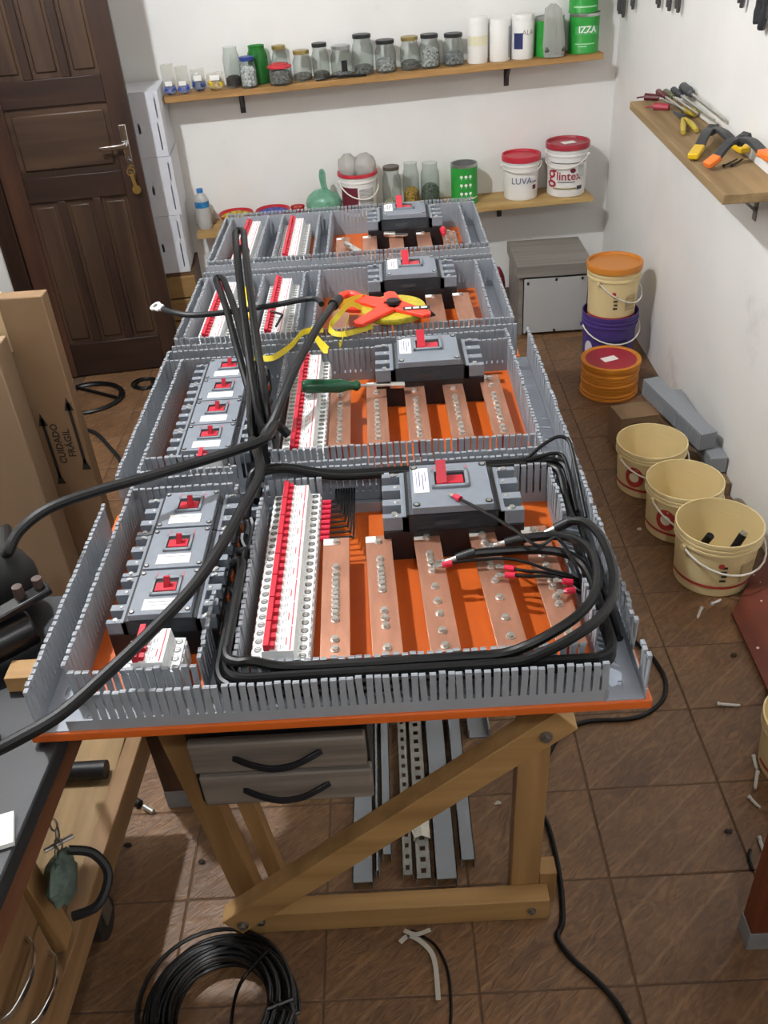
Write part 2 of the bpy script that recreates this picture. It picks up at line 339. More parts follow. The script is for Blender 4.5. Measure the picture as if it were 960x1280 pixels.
M_STEEL = mat('tinned_lug', '#d8d8d4', .3, metal=.95); M_CABLE = mat('cable_black', '#0d0e0f', .38, spec=.35); M_CGREY = mat('cable_grey', '#1f2123', .45, spec=.35)
M_INK = mat('blue_ink', '#5b5f8e', .7)
# ---- shared meshes -------------------------------------------------------------------------------------
def bolt_mesh():
    mb = MB(); mb.lathe([(0, 0), (.0068, 0), (.0068, .0012), (.005, .0014)], n=12); mb.cyl((0, 0, .001), (0, 0, .0055), .0056, .0052, n=6); mb.cyl((0, 0, .005), (0, 0, .0062), .003, n=8)
    return mesh_of(mb, M_SCREW, 'bolt')
BOLT = bolt_mesh()
PW = .0177
def mcb_parts(n):
    """modular breaker, n poles along y, centred, base at z = 0: body, handle, screws, print"""
    L = n*PW; b = MB()
    prof = [(-.041, 0), (.041, 0), (.041, .046), (.0245, .047), (.0225, .066), (-.0225, .067), (-.0245, .047), (-.041, .046)]
    for k in range(n):
        y0 = -L/2+k*PW+.0003; y1 = y0+PW-.0006; vs = [(x, y, z) for y in (y0, y1) for x, z in prof]; m = len(prof)
        b.add(vs, [tuple(range(m)), tuple(range(2*m-1, m-1, -1))]+[(i, m+i, m+(i+1) % m, (i+1) % m) for i in range(m)])
        b.box((-.004, y0+.001, .066), (.0, y1-.001, .0685))                    # white arc beside each toggle
        for sx in (-1, 1): b.box((sx*.041-.002, y0+.004, .015), (sx*.041+.002, y1-.004, .043))
    h = MB(); h.box((-.0195, -L/2+.0012, .067), (-.0115, L/2-.0012, .0785))
    for k in range(n):
        y = -L/2+(k+.5)*PW; h.box((-.0120, y-.0045, .066), (-.0035, y+.0045, .0745))
    s = MB()
    for k in range(n):
        y = -L/2+(k+.5)*PW
        for x in (-.033, .033):
            s.cyl((x, y, .045), (x, y, .0468), .0058, n=12, mi=1); s.cyl((x, y, .0465), (x, y, .0476), .0040, n=10, mi=0); s.box((x-.0036, y-.0007, .0476), (x+.0036, y+.0007, .0479), mi=1)  # darker steel ring and slot line stand in for the shaded screw well
    p = MB(); p.box((.0165, -L/2+.002, .0662), (.0182, L/2-.002, .0668), mi=0)
    for k in range(n):
        y = -L/2+(k+.5)*PW
        p.box((.003, y-.004, .0665), (.0042, y+.004, .0669), mi=1)
        p.box((.007, y-.003, .0665), (.0078, y+.005, .0669), mi=1)
    p.box((.0105, -L/2+.012, .0664), (.0120, -L/2+.028, .0669), mi=0)
    return [('body', mesh_of(b, M_WHT, 'mcb_body', False)), ('handle', mesh_of(h, M_RED, 'mcb_handle', False)),
            ('terminal_screws', mesh_of(s, [M_SCREW, mat('steel_well_shade', '#7d7f80', .45, metal=.7)], 'mcb_screws')), ('print', mesh_of(p, [M_PINK, M_PRINT], 'mcb_print', False))]
MCB = {n: mcb_parts(n) for n in (2, 3, 4)}
def put_mcb(parent, n, x, y, rotz=0.):
    P = MCB[n]; o = inst('modular_breaker', P[0][1], parent, Vector((x, y, ZP+.006))-parent_loc(parent), rotz)
    for nm, me in P[1:]:
        c = inst(nm, me, o, (0, 0, 0))
        if nm in ('terminal_screws', 'print'): c['kind'] = 'stuff'
    return o
def mccb_parts(L, W, H, big):
    """moulded case breaker: terminals at both x ends, toggle in the middle"""
    s = L/.165; e = L*.185; zc = H*.88; b = MB(); g = MB()
    b.box((-L/2, -W/2, 0), (L/2, W/2, H*.60)); b.box((-L/2+e*.9, -W/2, H*.55), (L/2-e*.9, W/2, zc))
    n = 3; cell = W/n
    g.box((-L/2+e, -W/2, H*.55), (L/2-e, W/2, zc))                                              # mid tier
    for sx in (-1, 1):
        xa, xb = sorted((sx*(L/2), sx*(L/2-e*1.02)))
        for k in range(n+1):
            w = cell*.20 if 0 < k < n else cell*.13; y = -W/2+k*cell; y = min(max(y, -W/2+w), W/2-w)
            g.box((xa, y-w, H*.55), (xb, y+w, zc*.97))
            g.cyl((sx*(L/2-e*.55), y, zc*.96), (sx*(L/2-e*.55), y, zc*.985), .0028*s, n=10, mi=1)
        xi, xo = sorted((sx*(L/2-e*1.02), sx*(L/2-e*.72))); g.box((xi, -W/2, H*.55), (xo, W/2, zc*.98))
        for k in range(n):                                                                      # black wells
            y = -W/2+(k+.5)*cell; b.box((min(sx*L/2, sx*(L/2-e*.6)), y-cell*.30, H*.5), (max(sx*L/2, sx*(L/2-e*.6)), y+cell*.30, H*.63))
    m0, m1 = -L/2+e*1.05, L/2-e*1.05
    g.box((m0+L*.02, -W/2+W*.01, zc*.97), (m1-L*.02, W/2-W*.01, H))                             # raised cover
    t0, t1 = L*.03*0-.018*s, .018*s
    bz = MB(); w, d = L*.135, W*.20; cy = W*.10
    for (a, c) in (((-w, -d), (w, -d*.75)), ((-w, d*.75), (w, d)), ((-w, -d), (-w*.82, d)), ((w*.82, -d), (w, d))): bz.box((a[0], cy+a[1], H), (c[0], cy+c[1], H+.0035*s))
    bz.box((-w*.82, cy-d*.75, H-.001), (w*.82, cy+d*.75, H+.0006), mi=1)
    rd = MB(); rd.box((-w*.72, cy-d*.55, H+.0004), (w*.72, cy+d*.35, H+.0022*s))
    if big: rd.bar((-w*.42, cy-d*.35, H), (-w*.46, cy+d*.55, H+.022*s), .0120*s, .008*s, (0, 1, .4))
    else: rd.bar((w*.05, cy-d*.1, H), (w*.12, cy+d*.25, H+.016*s), .0085*s, .008*s, (0, 1, .2))
    lb = MB()
    if big: lb.box((-L*.265, -W*.16, H), (-L*.155, W*.40, H+.0006)); lb.box((-L*.245, -W*.05, H), (-L*.24, W*.30, H+.0009), mi=1); lb.box((-L*.225, -W*.02, H), (-L*.218, W*.33, H+.0009), mi=1); lb.box((-L*.20, -W*.10, H), (-L*.193, W*.25, H+.0009), mi=1); lb.box((-L*.18, W*.08, H), (-L*.174, W*.30, H+.0009), mi=1)
    else:
        lb.box((-L*.17, -W*.40, H), (L*.155, -W*.17, H+.0006)); lb.box((-L*.13, -W*.24, H), (L*.10, -W*.225, H+.0009), mi=2); lb.box((-L*.10, -W*.31, H), (L*.08, -W*.30, H+.0009), mi=2)
    pr = MB(); pr.box((-L*.12, W*.30, H), (-L*.112, W*.43, H+.0005)); pr.box((L*.13, W*.16, H), (L*.138, W*.42, H+.0005)); pr.box((-L*.02, W*.36, H), (L*.09, W*.37, H+.0005), mi=1); pr.box((-L*.02, W*.40, H), (L*.06, W*.41, H+.0005), mi=1)
    sc = MB()
    for sx in (-1, 1):
        for sy in (-1, 1):
            x, y = sx*L*.255, sy*W*.42; sc.cyl((x, y, H-.001), (x, y, H+.0012), .0042*s, n=12, mi=1); sc.cyl((x, y, H), (x, y, H+.0018), .0028*s, n=10)  # black ring under each cover screw paints the shade of its recess
            x, y = sx*(L/2-e*.45), sy*(W/2-.006*s); sc.cyl((x, y, zc*.97), (x, y, zc*1.0), .0034*s, n=12)
    fr = MB()                                                                                    # logo frame on the long front face
    for x in (-.045, .045): fr.box((x*L*2-.0006, -W/2-.0008, H*.62), (x*L*2+.0006, -W/2, H*.76))
    fr.box((-.022*s, -W/2-.0008, H*.655), (.006*s, -W/2, H*.74))
    g.m = [0 if i == 0 else i for i in g.m]
    sw = [M_GREY, M_SCREW]
    return [('body', mesh_of(b, M_BLK, 'mccb_body', False)), ('cover', mesh_of(g, sw, 'mccb_cover', False)), ('bezel', mesh_of(bz, [mat('bezel_grey', '#7d848c', .45), M_BLK], 'mccb_bezel', False)),
            ('toggle', mesh_of(rd, M_RED, 'mccb_toggle', False)), ('label', mesh_of(lb, [M_LAB, M_INK, M_PRINT], 'mccb_label', False)), ('print', mesh_of(pr, [M_PINK, M_PRINT], 'mccb_print', False)),
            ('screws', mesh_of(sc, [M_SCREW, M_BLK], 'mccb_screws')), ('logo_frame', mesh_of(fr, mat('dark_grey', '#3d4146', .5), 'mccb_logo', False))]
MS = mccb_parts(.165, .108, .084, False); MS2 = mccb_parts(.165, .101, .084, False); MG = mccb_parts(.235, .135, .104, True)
def put_mccb(parent, P, x, y, label):
    o = inst('moulded_case_breaker', P[0][1], parent, Vector((x, y, ZP))-parent_loc(parent)); o['label'] = label
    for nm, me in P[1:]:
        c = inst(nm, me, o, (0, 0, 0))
        if nm == 'cover': bevel(c, .0018, 2)
        if nm in ('screws', 'print', 'logo_frame'): c['kind'] = 'stuff'
    return o
def duct(parent, a, b, c, d, walls, h=.08, seed=0, skips=None, lean=.0008):
    """wiring duct on the rectangle (a,b)-(c,d); walls: which long sides have slotted walls"""
    mb = MB(); mb.box((a, b, ZP), (c, d, ZP+.0006)); rnd = random.Random(seed)
    if (c-a) > (d-b): holes = [(a+.02+i*.05, a+.035+i*.05, (b+d)/2-.003, (b+d)/2+.003) for i in range(int((c-a)/.05))]
    else: holes = [((a+c)/2-.003, (a+c)/2+.003, b+.02+i*.05, b+.035+i*.05) for i in range(int((d-b)/.05))]
    if min(c-a, d-b) < .02: holes = []
    holed_sheet(mb, [a, c], [b, d], holes, lambda u, w: (u, w, ZP+.0006), .0016, (0, 0, 1))      # fixing slots punched in the floor
    o = obj('wiring_duct', mb, DUCT2, parent, True, smooth=False)
    for w in walls:
        cm = MB(); sk = (skips or {}).get(w, ())
        if w == 's': comb(cm, (a, b), (c, b), ZP, h, (0, 1), skip=sk, lean=lean, rnd=rnd)
        if w == 'n': comb(cm, (a, d), (c, d), ZP, h, (0, -1), skip=sk, lean=lean, rnd=rnd)
        if w == 'w': comb(cm, (a, b), (a, d), ZP, h, (1, 0), skip=sk, lean=lean, rnd=rnd)
        if w == 'e': comb(cm, (c, b), (c, d), ZP, h, (-1, 0), skip=sk, lean=lean, rnd=rnd)
        k = obj('duct_wall', cm, DUCT, o, True, smooth=False); k['kind'] = 'stuff'
    return o
def plate(parent, x0, x1, y0, y1):
    mb = MB(); mb.box((x0, y0, ZP-.003), (x1, y1, ZP)); mb.box((x0, y0, ZP-.016), (x1, y0+.003, ZP-.002)); mb.box((x0, y1-.003, ZP-.016), (x1, y1, ZP-.002))
    mb.box((x0, y0, ZP-.016), (x0+.003, y1, ZP-.002)); mb.box((x1-.003, y0, ZP-.016), (x1, y1, ZP-.002))
    return obj('mounting_plate', mb, ORANGE, parent, True, bev=.0015)
def busbar(parent, x, y0, y1, bolts, x1=None, w=.044, z=ZP+.046):
    """copper bar along y from (x, y0) to (x1, y1); bolts: fractions along it"""
    x1 = x if x1 is None else x1; mb = MB(); mb.bar((x, y0, z-.0025), (x1, y1, z-.0025), w, .005)
    o = obj('busbar', mb, M_COP, parent, True, bev=.0006)
    for t in (.08, .92):
        p = lerp(Vector((x, y0, z)), Vector((x1, y1, z)), t); q = MB(); q.cyl((p.x, p.y, ZP), (p.x, p.y, z-.004), .011, n=10); obj('standoff', q, mat('red_insulator', '#8a2a20', .5), o, True)
    for t in bolts:
        p = lerp(Vector((x, y0, z)), Vector((x1, y1, z)), t); inst('bolt', BOLT, o, p-parent_loc(o), random.random())
    q = MB(); p = lerp(Vector((x, y0, z)), Vector((x1, y1, z)), .965); q.box((p.x-w*.48, p.y-.009, z), (p.x-w*.10, p.y+.008, z+.0006)); obj('sticker', q, M_LAB, o, True)
    return o
XL, XLi, XM0, XM1, XRi, XR = -.932, -.889, -.700, -.647, -.137, -.082
def panel_root(y0, label): return thing('switchboard_panel', label, 'electrical panel', (-.505, y0, ZP-.016))
# ---- panel 1 (front) -----------------------------------------------------------------------------------
p1 = panel_root(-.277, 'orange switchboard panel wired with thick black cables at the table end beside the drawers')
plate(p1, -.944, -.072, -.277, .262)
duct(p1, -.889, -.272, -.133, -.226, 'sn', h=.070, seed=1, skips={'s': ((0, .045),), 'n': ((.243, .328), (.962, 1))}, lean=.0016)
duct(p1, XL, -.274, XLi, .185, 'w', seed=2); obj_ = duct(p1, XLi-.001, -.226, XLi, .262, 'e', seed=12)
duct(p1, XLi, .222, XRi, .260, 's', seed=3, skips={'s': ((.245, .335), (.465, .60), (.62, .92))}); duct(p1, -.93, .258, XR-.02, .262, 'n', seed=13, skips={'n': ((.276, .352),)})
duct(p1, XM0, -.224, XM1, .222, 'we', seed=4, skips={'w': ((.32, .95),), 'e': ((.90, .97),)}, lean=.0015)
duct(p1, XRi, -.274, XR, .262, 'we', seed=5, skips={'w': ((0, .13), (.33, .66), (.90, 1)), 'e': ((.08, .13),)}, lean=.002)
for k, tx in enumerate(['with a torn label at the back of its row', 'in the middle of three', 'next to the four-pole breaker']):
    put_mccb(p1, MS, -.772, .145-.111*k, 'grey moulded breaker with red toggle '+tx)
put_mcb(p1, 4, -.775, -.185)
for k in range(8): put_mcb(p1, 3, -.590, .187-.0533*k)
mb = MB(); mb.box((-.6075, -.225, ZP), (-.5725, .215, ZP+.007)); obj('din_rail', mb, M_SCREW, p1, True)
put_mccb(p1, MG, -.318, .140, 'large grey main breaker with red lever and handwritten label')
b11 = [.03, .13, .21, .245, .28, .315, .35, .385, .42, .46, .5, .535, .60, .66, .94]
bars1 = [(-.511, -.517, [.06, .13, .28, .33, .37, .405, .445, .485, .52, .565, .61, .66, .72, .955]), (-.435, -.446, [.05, .21, .27, .33, .50, .55, .585, .62, .66, .71, .77, .935]),
         (-.352, -.365, [.04, .15, .28, .38, .5, .64, .70, .745, .79, .95]), (-.256, -.272, [.08, .22, .38, .52, .64, .70, .76, .94, .87]), (-.172, -.185, [.08, .30, .36, .44, .50, .62, .72, .955])]
for xa, xb, bl in bars1: busbar(p1, xa, -.205, .083, bl, xb)
# ---- panel 2 -------------------------------------------------------------------------------------------
p2 = panel_root(.272, 'orange switchboard panel with four stacked grey breakers and a green screwdriver across its bars')
plate(p2, -.940, -.075, .272, .826)
duct(p2, XLi, .280, XR-.06, .333, 'sn', seed=21, skips={'s': ((.25, .335),), 'n': ((.25, .335),)}); duct(p2, XL, .274, XLi, .818, 'we'[:1], seed=22); duct(p2, XLi-.001, .280, XLi, .765, 'e', seed=32)
duct(p2, XL, .765, XRi, .818, 'sn', seed=23); duct(p2, XM0, .333, XM1, .765, 'we', seed=24, skips={'w': ((.1, .98),), 'e': ((.085, .42),)}); duct(p2, XRi, .274, XR, .826, 'we', seed=25, skips={'w': ((0, .02),)}, lean=.0015)
for k, tx in enumerate(['farthest from the modular breaker', 'second from the far duct', 'third from the far duct', 'right behind the red modular breaker']):
    put_mccb(p2, MS2, -.772, .700-.1025*k, 'grey moulded breaker with red toggle and white strip, '+tx)
put_mcb(p2, 3, -.765, .345)
for k in range(8): put_mcb(p2, 3, -.590, .735-.0533*k)
mb = MB(); mb.box((-.6075, .335, ZP), (-.5725, .76, ZP+.007)); obj('din_rail', mb, M_SCREW, p2, True)
put_mccb(p2, MG, -.325, .690, 'large grey main breaker with red lever behind the green screwdriver')
for xa in (-.519, -.441, -.358, -.274, -.192):
    busbar(p2, xa, .392, .655, [.05+.075*i+random.uniform(-.01, .01) for i in range(9)]+[.80, .93], xa-.003)
# ---- panel 3 -------------------------------------------------------------------------------------------
def far_panel(y0, y1, label, rows, big_y, fl, seed, barlab):
    p = panel_root(y0, label); plate(p, -.938, -.098, y0, y1)
    duct(p, -.930, y0+.006, XR-.022, y0+.052, 'sn', seed=seed); duct(p, -.930, y1-.055, XR-.024, y1-.006, 'sn', seed=seed+1)
    duct(p, -.930, y0+.052, -.905, y1-.055, 'w', seed=seed+2); duct(p, -.906, y0+.052, -.905, y1-.055, 'e', seed=seed+3)
    duct(p, -.788, y0+.052, fl[0], y1-.055, 'we', seed=seed+4); duct(p, fl[1], y0+.052, fl[2], y1-.055, 'we', seed=seed+5); duct(p, -.160, y0+.052, -.108, y1-.055, 'we', seed=seed+6)
    for x in rows:
        for k in range(7): put_mcb(p, 3, x, y0+.088+.0533*k)
        mb = MB(); mb.box((x-.0175, y0+.056, ZP), (x+.0175, y1-.06, ZP+.007)); obj('din_rail', mb, M_SCREW, p, True)
    put_mccb(p, MG, -.340, big_y, 'large grey main breaker with red lever, '+barlab)
    return p
p3 = far_panel(.838, 1.350, 'orange switchboard panel carrying the red tape reel and yellow screwdriver', (-.845, -.692), 1.222, (-.747, -.636, -.590), 40, 'behind the tape reel')
for xa in (-.53, -.45, -.368, -.284, -.212): busbar(p3, xa, .905, 1.148, [.93], xa-.002)
p4 = far_panel(1.388, 1.905, 'orange switchboard panel holding loose lugs and screws, next to the back wall shelf', (-.832, -.690), 1.745, (-.735, -.618, -.575), 60, 'in front of the back wall shelf')
for xa in (-.535, -.452, -.370, -.284, -.205): busbar(p4, xa, 1.452, 1.672, [.95], xa-.002)
# ================================================================== TABLE, BENCH, DOOR, SHELVES
PINE = wood('pine', '#b8935e', '#936f42', 0); PINE_X = PINE; PINE_Z = wood('pine_upright', '#b08a5a', '#8a683f', 2); PINE_Y = wood('pine_long', '#9c7a52', '#7a5b3a', 1)
OLDW = wood('old_plank', '#a58a63', '#7c6544', 1, .75); OLDX = wood('old_plank_x', '#b5905a', '#8c6c42', 0, .7)
M_BOLT = mat('dull_bolt', '#8d8a82', .45, metal=.8)
tb = thing('work_table', 'pine work table with a diagonal brace, under the switchboard panels', 'table', (-.5, .9, 0))
def tpart(name, fn, m, parent=tb, bev=.002): mb = MB(); fn(mb); return obj(name, mb, m, parent, True, bev=bev)
tpart('table_top', lambda m: m.box((-.885, -.07, .814), (-.125, 1.92, .844)), PINE_Y)
def leg_pair(y):
    tpart('leg', lambda m: m.bar((-.866, y, .814), (-.772, y, .0), .052, .042, (0, 1, 0)), PINE_Z)
    tpart('leg', lambda m: m.bar((-.183, y, .814), (-.195, y, .0), .060, .042, (0, 1, 0)), PINE_Z)
leg_pair(-.025); leg_pair(1.83)
tpart('leg_doubler', lambda m: m.bar((-.80, .002, .80), (-.712, .002, .012), .034, .03, (0, 1, 0)), PINE_Z)
tpart('stretcher', lambda m: m.bar((-.812, -.066, .034), (-.148, -.066, .034), .040, .066), PINE)
br = tpart('brace', lambda m: m.bar((-.80, -.1060, .092), (-.150, -.1060, .655), .040, .056), PINE)
for x, z in ((-.776, .105), (-.185, .622)):
    mb = MB(); mb.cyl((x, -.125, z), (x, -.132, z), .011, n=14); mb.cyl((x, -.131, z), (x, -.137, z), .007, n=6); obj('bolt', mb, M_BOLT, br, True)
for x, z in ((-.752, .046), (-.185, .035)):
    mb = MB(); mb.cyl((x, -.085, z), (x, -.091, z), .009, n=14); mb.cyl((x, -.090, z), (x, -.095, z), .006, n=6); obj('bolt', mb, M_BOLT, tb, True)
tpart('apron', lambda m: m.box((-.86, -.02, .74), (-.15, .012, .814)), PINE)
tpart('side_rail', lambda m: m.box((-.893, -.02, .76), (-.868, 1.85, .814)), PINE_Y); tpart('side_rail', lambda m: m.box((-.148, -.02, .76), (-.122, 1.85, .814)), PINE_Y)
tpart('foot_block', lambda m: m.box((-.163, -.046, .0), (-.128, -.005, .10)), PINE_Z)
# hanging two-drawer unit
dr = tb
mb = MB(); mb.box((-.800, -.090, .452), (-.486, .28, .668)); obj('drawer_case', mb, M_BLK, dr, True, bev=.002)
for x in (-.70, -.58): mb = MB(); mb.box((x, .02, .666), (x+.04, .2, .815)); obj('hanger', mb, PINE, dr, True)
GW = wood('grey_wood_laminate', '#8f867b', '#6b635a', 0, .5, scale=9, gr=20)
for z0, z1, dx in ((.555, .628, .002), (.468, .543, .008)):
    mb = MB(); mb.box((-.797+dx, -.112, z0), (-.492+dx, -.090, z1)); f = obj('drawer', mb, GW, dr, True, bev=.004)
    zc = (z0+z1)/2-.004; pts = smooth_path([(-.722+dx, -.1115, zc+.006), (-.695+dx, -.124, zc+.003), (-.665+dx, -.131, zc-.002), (-.642+dx, -.132, zc-.003), (-.615+dx, -.130, zc+.001), (-.59+dx, -.123, zc+.008), (-.568+dx, -.1115, zc+.012)], 5)
    n = len(pts); q = MB(); q.ribbon(pts, .011, .006, (0, .3, 1)); obj('handle', q, mat('gunmetal', '#33353a', .3, metal=.6), f, True, bev=.001)
# lengths of trunking and rail lying under the table
M_TRK = mat('trunking_grey', '#8f9499', .5); M_RAIL = mat('galvanised_rail', '#a5a49c', .45, metal=.4, var=.12, scale=40)
def trunk(u0, u1, v, u2, u3, v2, h, label, slotted=False, far=1.15, z=.001):
    a0, a1, b0, b1 = Pz(u0, v, z), Pz(u1, v, z), Pz(u2, v2, z), Pz(u3, v2, z); a = (a0+a1)/2; b = (b0+b1)/2; w = (a1-a0).length-.002
    d = Vector((0, 1, 0)); b = a+d*far; mb = MB(); up_ = Vector((0, 0, 1)); n = d.cross(up_)
    holes = [(-w*.17, w*.17, .012+.028*i, .024+.028*i) for i in range(int(far/.028))] if slotted else []
    holed_sheet(mb, [-w/2, w/2], [0, far], holes, lambda p_, q_: a+n*p_+d*q_+up_*(h-.002), .002, up_)
    for s in (-1, 1): mb.bar(a+n*s*(w/2-.001)+up_*h/2, b+n*s*(w/2-.001)+up_*h/2, .002, h)
    o = obj('steel_rail' if slotted else 'trunking_length', mb, [M_RAIL if slotted else M_TRK, M_BLK], None, True, smooth=False)
    return tag(o, label, 'rail' if slotted else 'trunking', 'profile lengths under the table')
trunk(441, 468, 1110, 456, 480, 985, .022, 'wide grey plastic trunking length on the floor below the drawer unit')
trunk(470, 476, 1098, 480, 486, 960, .03, 'narrow grey trunking strip on edge beside the wide one below the drawers')
trunk(478, 491, 1076, 484, 494, 930, .026, 'short grey trunking length between the narrow strip and the slotted rail')
trunk(503, 518, 1100, 489, 501, 935, .02, 'slotted galvanised rail next to the grey trunking below the drawers', True)
trunk(520, 541, 1104, 502, 519, 935, .02, 'slotted galvanised rail wrapped with white paper under the brace', True)
trunk(545, 573, 1108, 525, 550, 925, .03, 'grey plastic trunking length beside the paper-wrapped rail')
trunk(576, 595, 1084, 552, 569, 905, .03, 'grey plastic trunking length farthest from the drawer unit')
c = Pz(523, 1035, .023); c.x = (Pz(520, 1104, .001).x+Pz(541, 1104, .001).x)/2; mb = MB()
for i, (a, w) in enumerate(((.0, .05), (.022, .046), (-.018, .05))): mb.ribbon([c+Vector((-.0185, a-.006, -.006)), c+Vector((-.0185, a, .003)), c+Vector((0, a+.004, .006+.002*i)), c+Vector((.0185, a, .003)), c+Vector((.0185, a+.006, -.006))], w*.5, .0015, (0, 1, 0))
tag(obj('paper_wrap', mb, mat('paper', '#d9d4c6', .8), None, True), 'crumpled white paper strip around the slotted rail', 'paper')
mb = MB(); a = Pz(571, 924, .0)+Vector((.03, 0, 0)); mb.box((a.x, a.y, 0), (a.x+.055, a.y+.16, .004)); mb.box((a.x, a.y, 0), (a.x+.003, a.y+.16, .03)); mb.box((a.x+.052, a.y, 0), (a.x+.055, a.y+.16, .03))
tag(obj('trunking_offcut', mb, M_TRK, None, True, smooth=False), 'short grey channel offcut on the floor right behind the long trunking', 'trunking')
# ---- black-topped bench on the left --------------------------------------------------------------------
bn = thing('workbench', 'wooden workbench with a scratched black top and chrome drawer handles', 'workbench', (-1.25, -.4, 0))
def bpart(name, fn, m, bev=.002, parent=bn): mb = MB(); fn(mb); return obj(name, mb, m, parent, True, bev=bev)
M_BT = mat('black_bench_top', '#17191c', .5, col2='#272a2e', scale=5, bump=.1, bscale=40)
BX = -.905
bpart('bench_top', lambda m: m.prism([(-1.62, -1.15), (BX-.055, -1.15), (BX-.006, -.30), (BX+.001, .06), (-1.62, .06)], .806, .8375), M_BT, .003)
bpart('edge_trim', lambda m: m.prism([(BX-.060, -1.14), (BX-.055, -1.14), (BX+.004, .32), (BX-.02, .32), (BX-.08, -1.14)], .745, .806), wood('red_trim', '#6a4128', '#4b2d1b', 1))
bpart('lower_shelf', lambda m: m.box((-1.60, -1.1, .285), (-1.045, .22, .305)), OLDW)
bpart('front_rail', lambda m: m.bar((-1.022, .22, .2725), (-1.088, -1.1, .2725), .035, .075), PINE_Y)
bpart('end_rail', lambda m: m.box((-1.60, .18, .235), (-1.045, .22, .285)), PINE)
for x, y in ((-1.575, -1.07), (-1.085, -1.065), (-1.575, .03), (-1.30, .03)): bpart('post', lambda m: m.box((x-.025, y-.025, .305), (x+.025, y+.025, .806)), PINE_Z)
dc = bpart('drawer_case', lambda m: m.box((-1.58, -1.08, .305), (-1.045, -.315, .745)), PINE_Y)
for z0, z1, hz in ((.325, .470, .405), (.478, .62, .500)):
    f = bpart('drawer', lambda m: m.box((-1.046, -1.0, z0), (-1.028, -.325, z1)), PINE_Y, .002)
    y0, y1 = (-.335, -.455) if hz < .45 else (-.365, -.490)
    q = MB(); pts = smooth_path([(-1.029, y0, hz), (-1.012, y0-.015, hz+.002), (-1.002, (y0+y1)/2, hz+.003), (-1.012, y1+.015, hz+.002), (-1.029, y1, hz)], 6); q.ribbon(pts, .014, .006, (0, 0, 1)); obj('handle', q, mat('chrome', '#dfe0e0', .15, metal=1.), f, True, bev=.0015)
bpart('corner_gusset', lambda m: m.bar((-1.046, -.290, .735), (-1.046, -.262, .315), .02, .045, (0, 1, 0)), PINE_Z)
for x, y in ((-1.10, -.06), (-1.55, -.06), (-1.10, -1.0), (-1.55, -1.0)):
    w = MB(); w.cyl((x-.018, y, .045), (x+.018, y, .045), .045, n=22); cw = obj('caster', w, mat('caster_rubber', '#2c2723', .6), bn, True, bev=.004)
    w = MB(); w.box((x-.024, y-.02, .05), (x-.02, y+.02, .236)); w.box((x+.02, y-.02, .05), (x+.024, y+.02, .236)); obj('fork', w, M_BOLT, cw, True)
RW = wood('dark_red_wood', '#5f4433', '#3f2c21', 2, .6); M_FOOT = mat('grey_foot_paint', '#8d8f90', .6, var=.1, scale=30)
bpart('cross_rail', lambda m: m.box((-1.025, .255, .70), (-.905, .295, .745)), PINE)
for x0, y0, tx in ((-.985, .275, -.995),):
    top = Vector((tx, y0, .70)); ft = Vector((x0, y0, 0)); k = lerp(ft, top, .085); l = bpart('leg', lambda m: m.bar(k, top, .062, .055, (0, 1, 0)), RW); mb = MB(); mb.bar(ft, k, .064, .057, (0, 1, 0)); obj('painted_foot', mb, M_FOOT, l, True, bev=.001)
# things on and about the bench
c = Pz(112, 963, .3262); mb = MB(); mb.cyl(c-Vector((.062, 0, 0)), c+Vector((.036, 0, 0)), .020, n=24); mb.cyl(c-Vector((.068, 0, 0)), c-Vector((.06, 0, 0)), .0205, n=24)
tag(obj('black_roll', mb, M_BLK, None, True), 'thick black tube lying on the bench lower shelf', 'tube')
cl = thing('hand_clamp', 'dusty green and black clamp hanging by a chain from the bench edge', 'clamp', (-.985, -.215, .455))
mb = MB(); mb.blob((-.985, -.215, .495), (.022, .045, .045), 12, 8, .15, 3); obj('jaw', mb, mat('dusty_green', '#5a6a60', .7, var=.3, scale=60), cl, True)
mb = MB(); mb.tube(smooth_path([(-.970, -.19, .535), (-.935, -.185, .515), (-.912, -.205, .485), (-.925, -.245, .462), (-.965, -.26, .455)], 6), .008, 8); obj('handle_bow', mb, M_BLK, cl, True)
mb = MB()
for i in range(16):
    z = .54+i*.0155; c = Vector((-.985+.006*math.sin(i), -.20+i*.0075, z)); ax = Vector((1, 0, 0)) if i % 2 else Vector((0, 1, 0))
    mb.tube([c+ax*.006*math.cos(t)+Vector((0, .004, .011))*math.sin(t) for t in [2*math.pi*k/10 for k in range(10)]], .0018, 5, closed=True)
obj('chain', mb, M_BOLT, cl, True)['kind'] = 'stuff'
mb = MB(); mb.cyl((-1.003, -.20, .55), (-.965, -.17, .545), .004, n=8); obj('pin', mb, M_SCREW, cl, True); cl.location += Vector((-.018, -.045, .0))
# black tool on the bench top
tl = thing('bench_tool', 'black tubular tool head with a bolted lever lying on the bench', 'tool', (-1.03, .0, .8375))
SB = mat('satin_black', '#131416', .28); mb = MB(); mb.cyl((-1.14, -.105, .870), (-.965, .02, .885), .030, .030, n=24); obj('barrel', mb, SB, tl, True, bev=.004)
mb = MB(); mb.cyl((-1.16, -.165, .877), (-1.09, -.075, .877), .038, .038, n=24); mb.cyl((-1.10, -.14, .877), (-1.07, -.15, .877), .02, n=16); obj('collar', mb, SB, tl, True, bev=.005)
mb = MB(); mb.bar((-1.05, -.03, .915), (-.935, .052, .935), .028, .012); obj('lever', mb, SB, tl, True, bev=.003)
for x, y in ((-.975, .032), (-.95, .05)): mb = MB(); mb.cyl((x, y, .932), (x, y, .955), .009, .008, n=12); obj('knob', mb, mat('knob_brown', '#4b3b35', .4), tl, True)
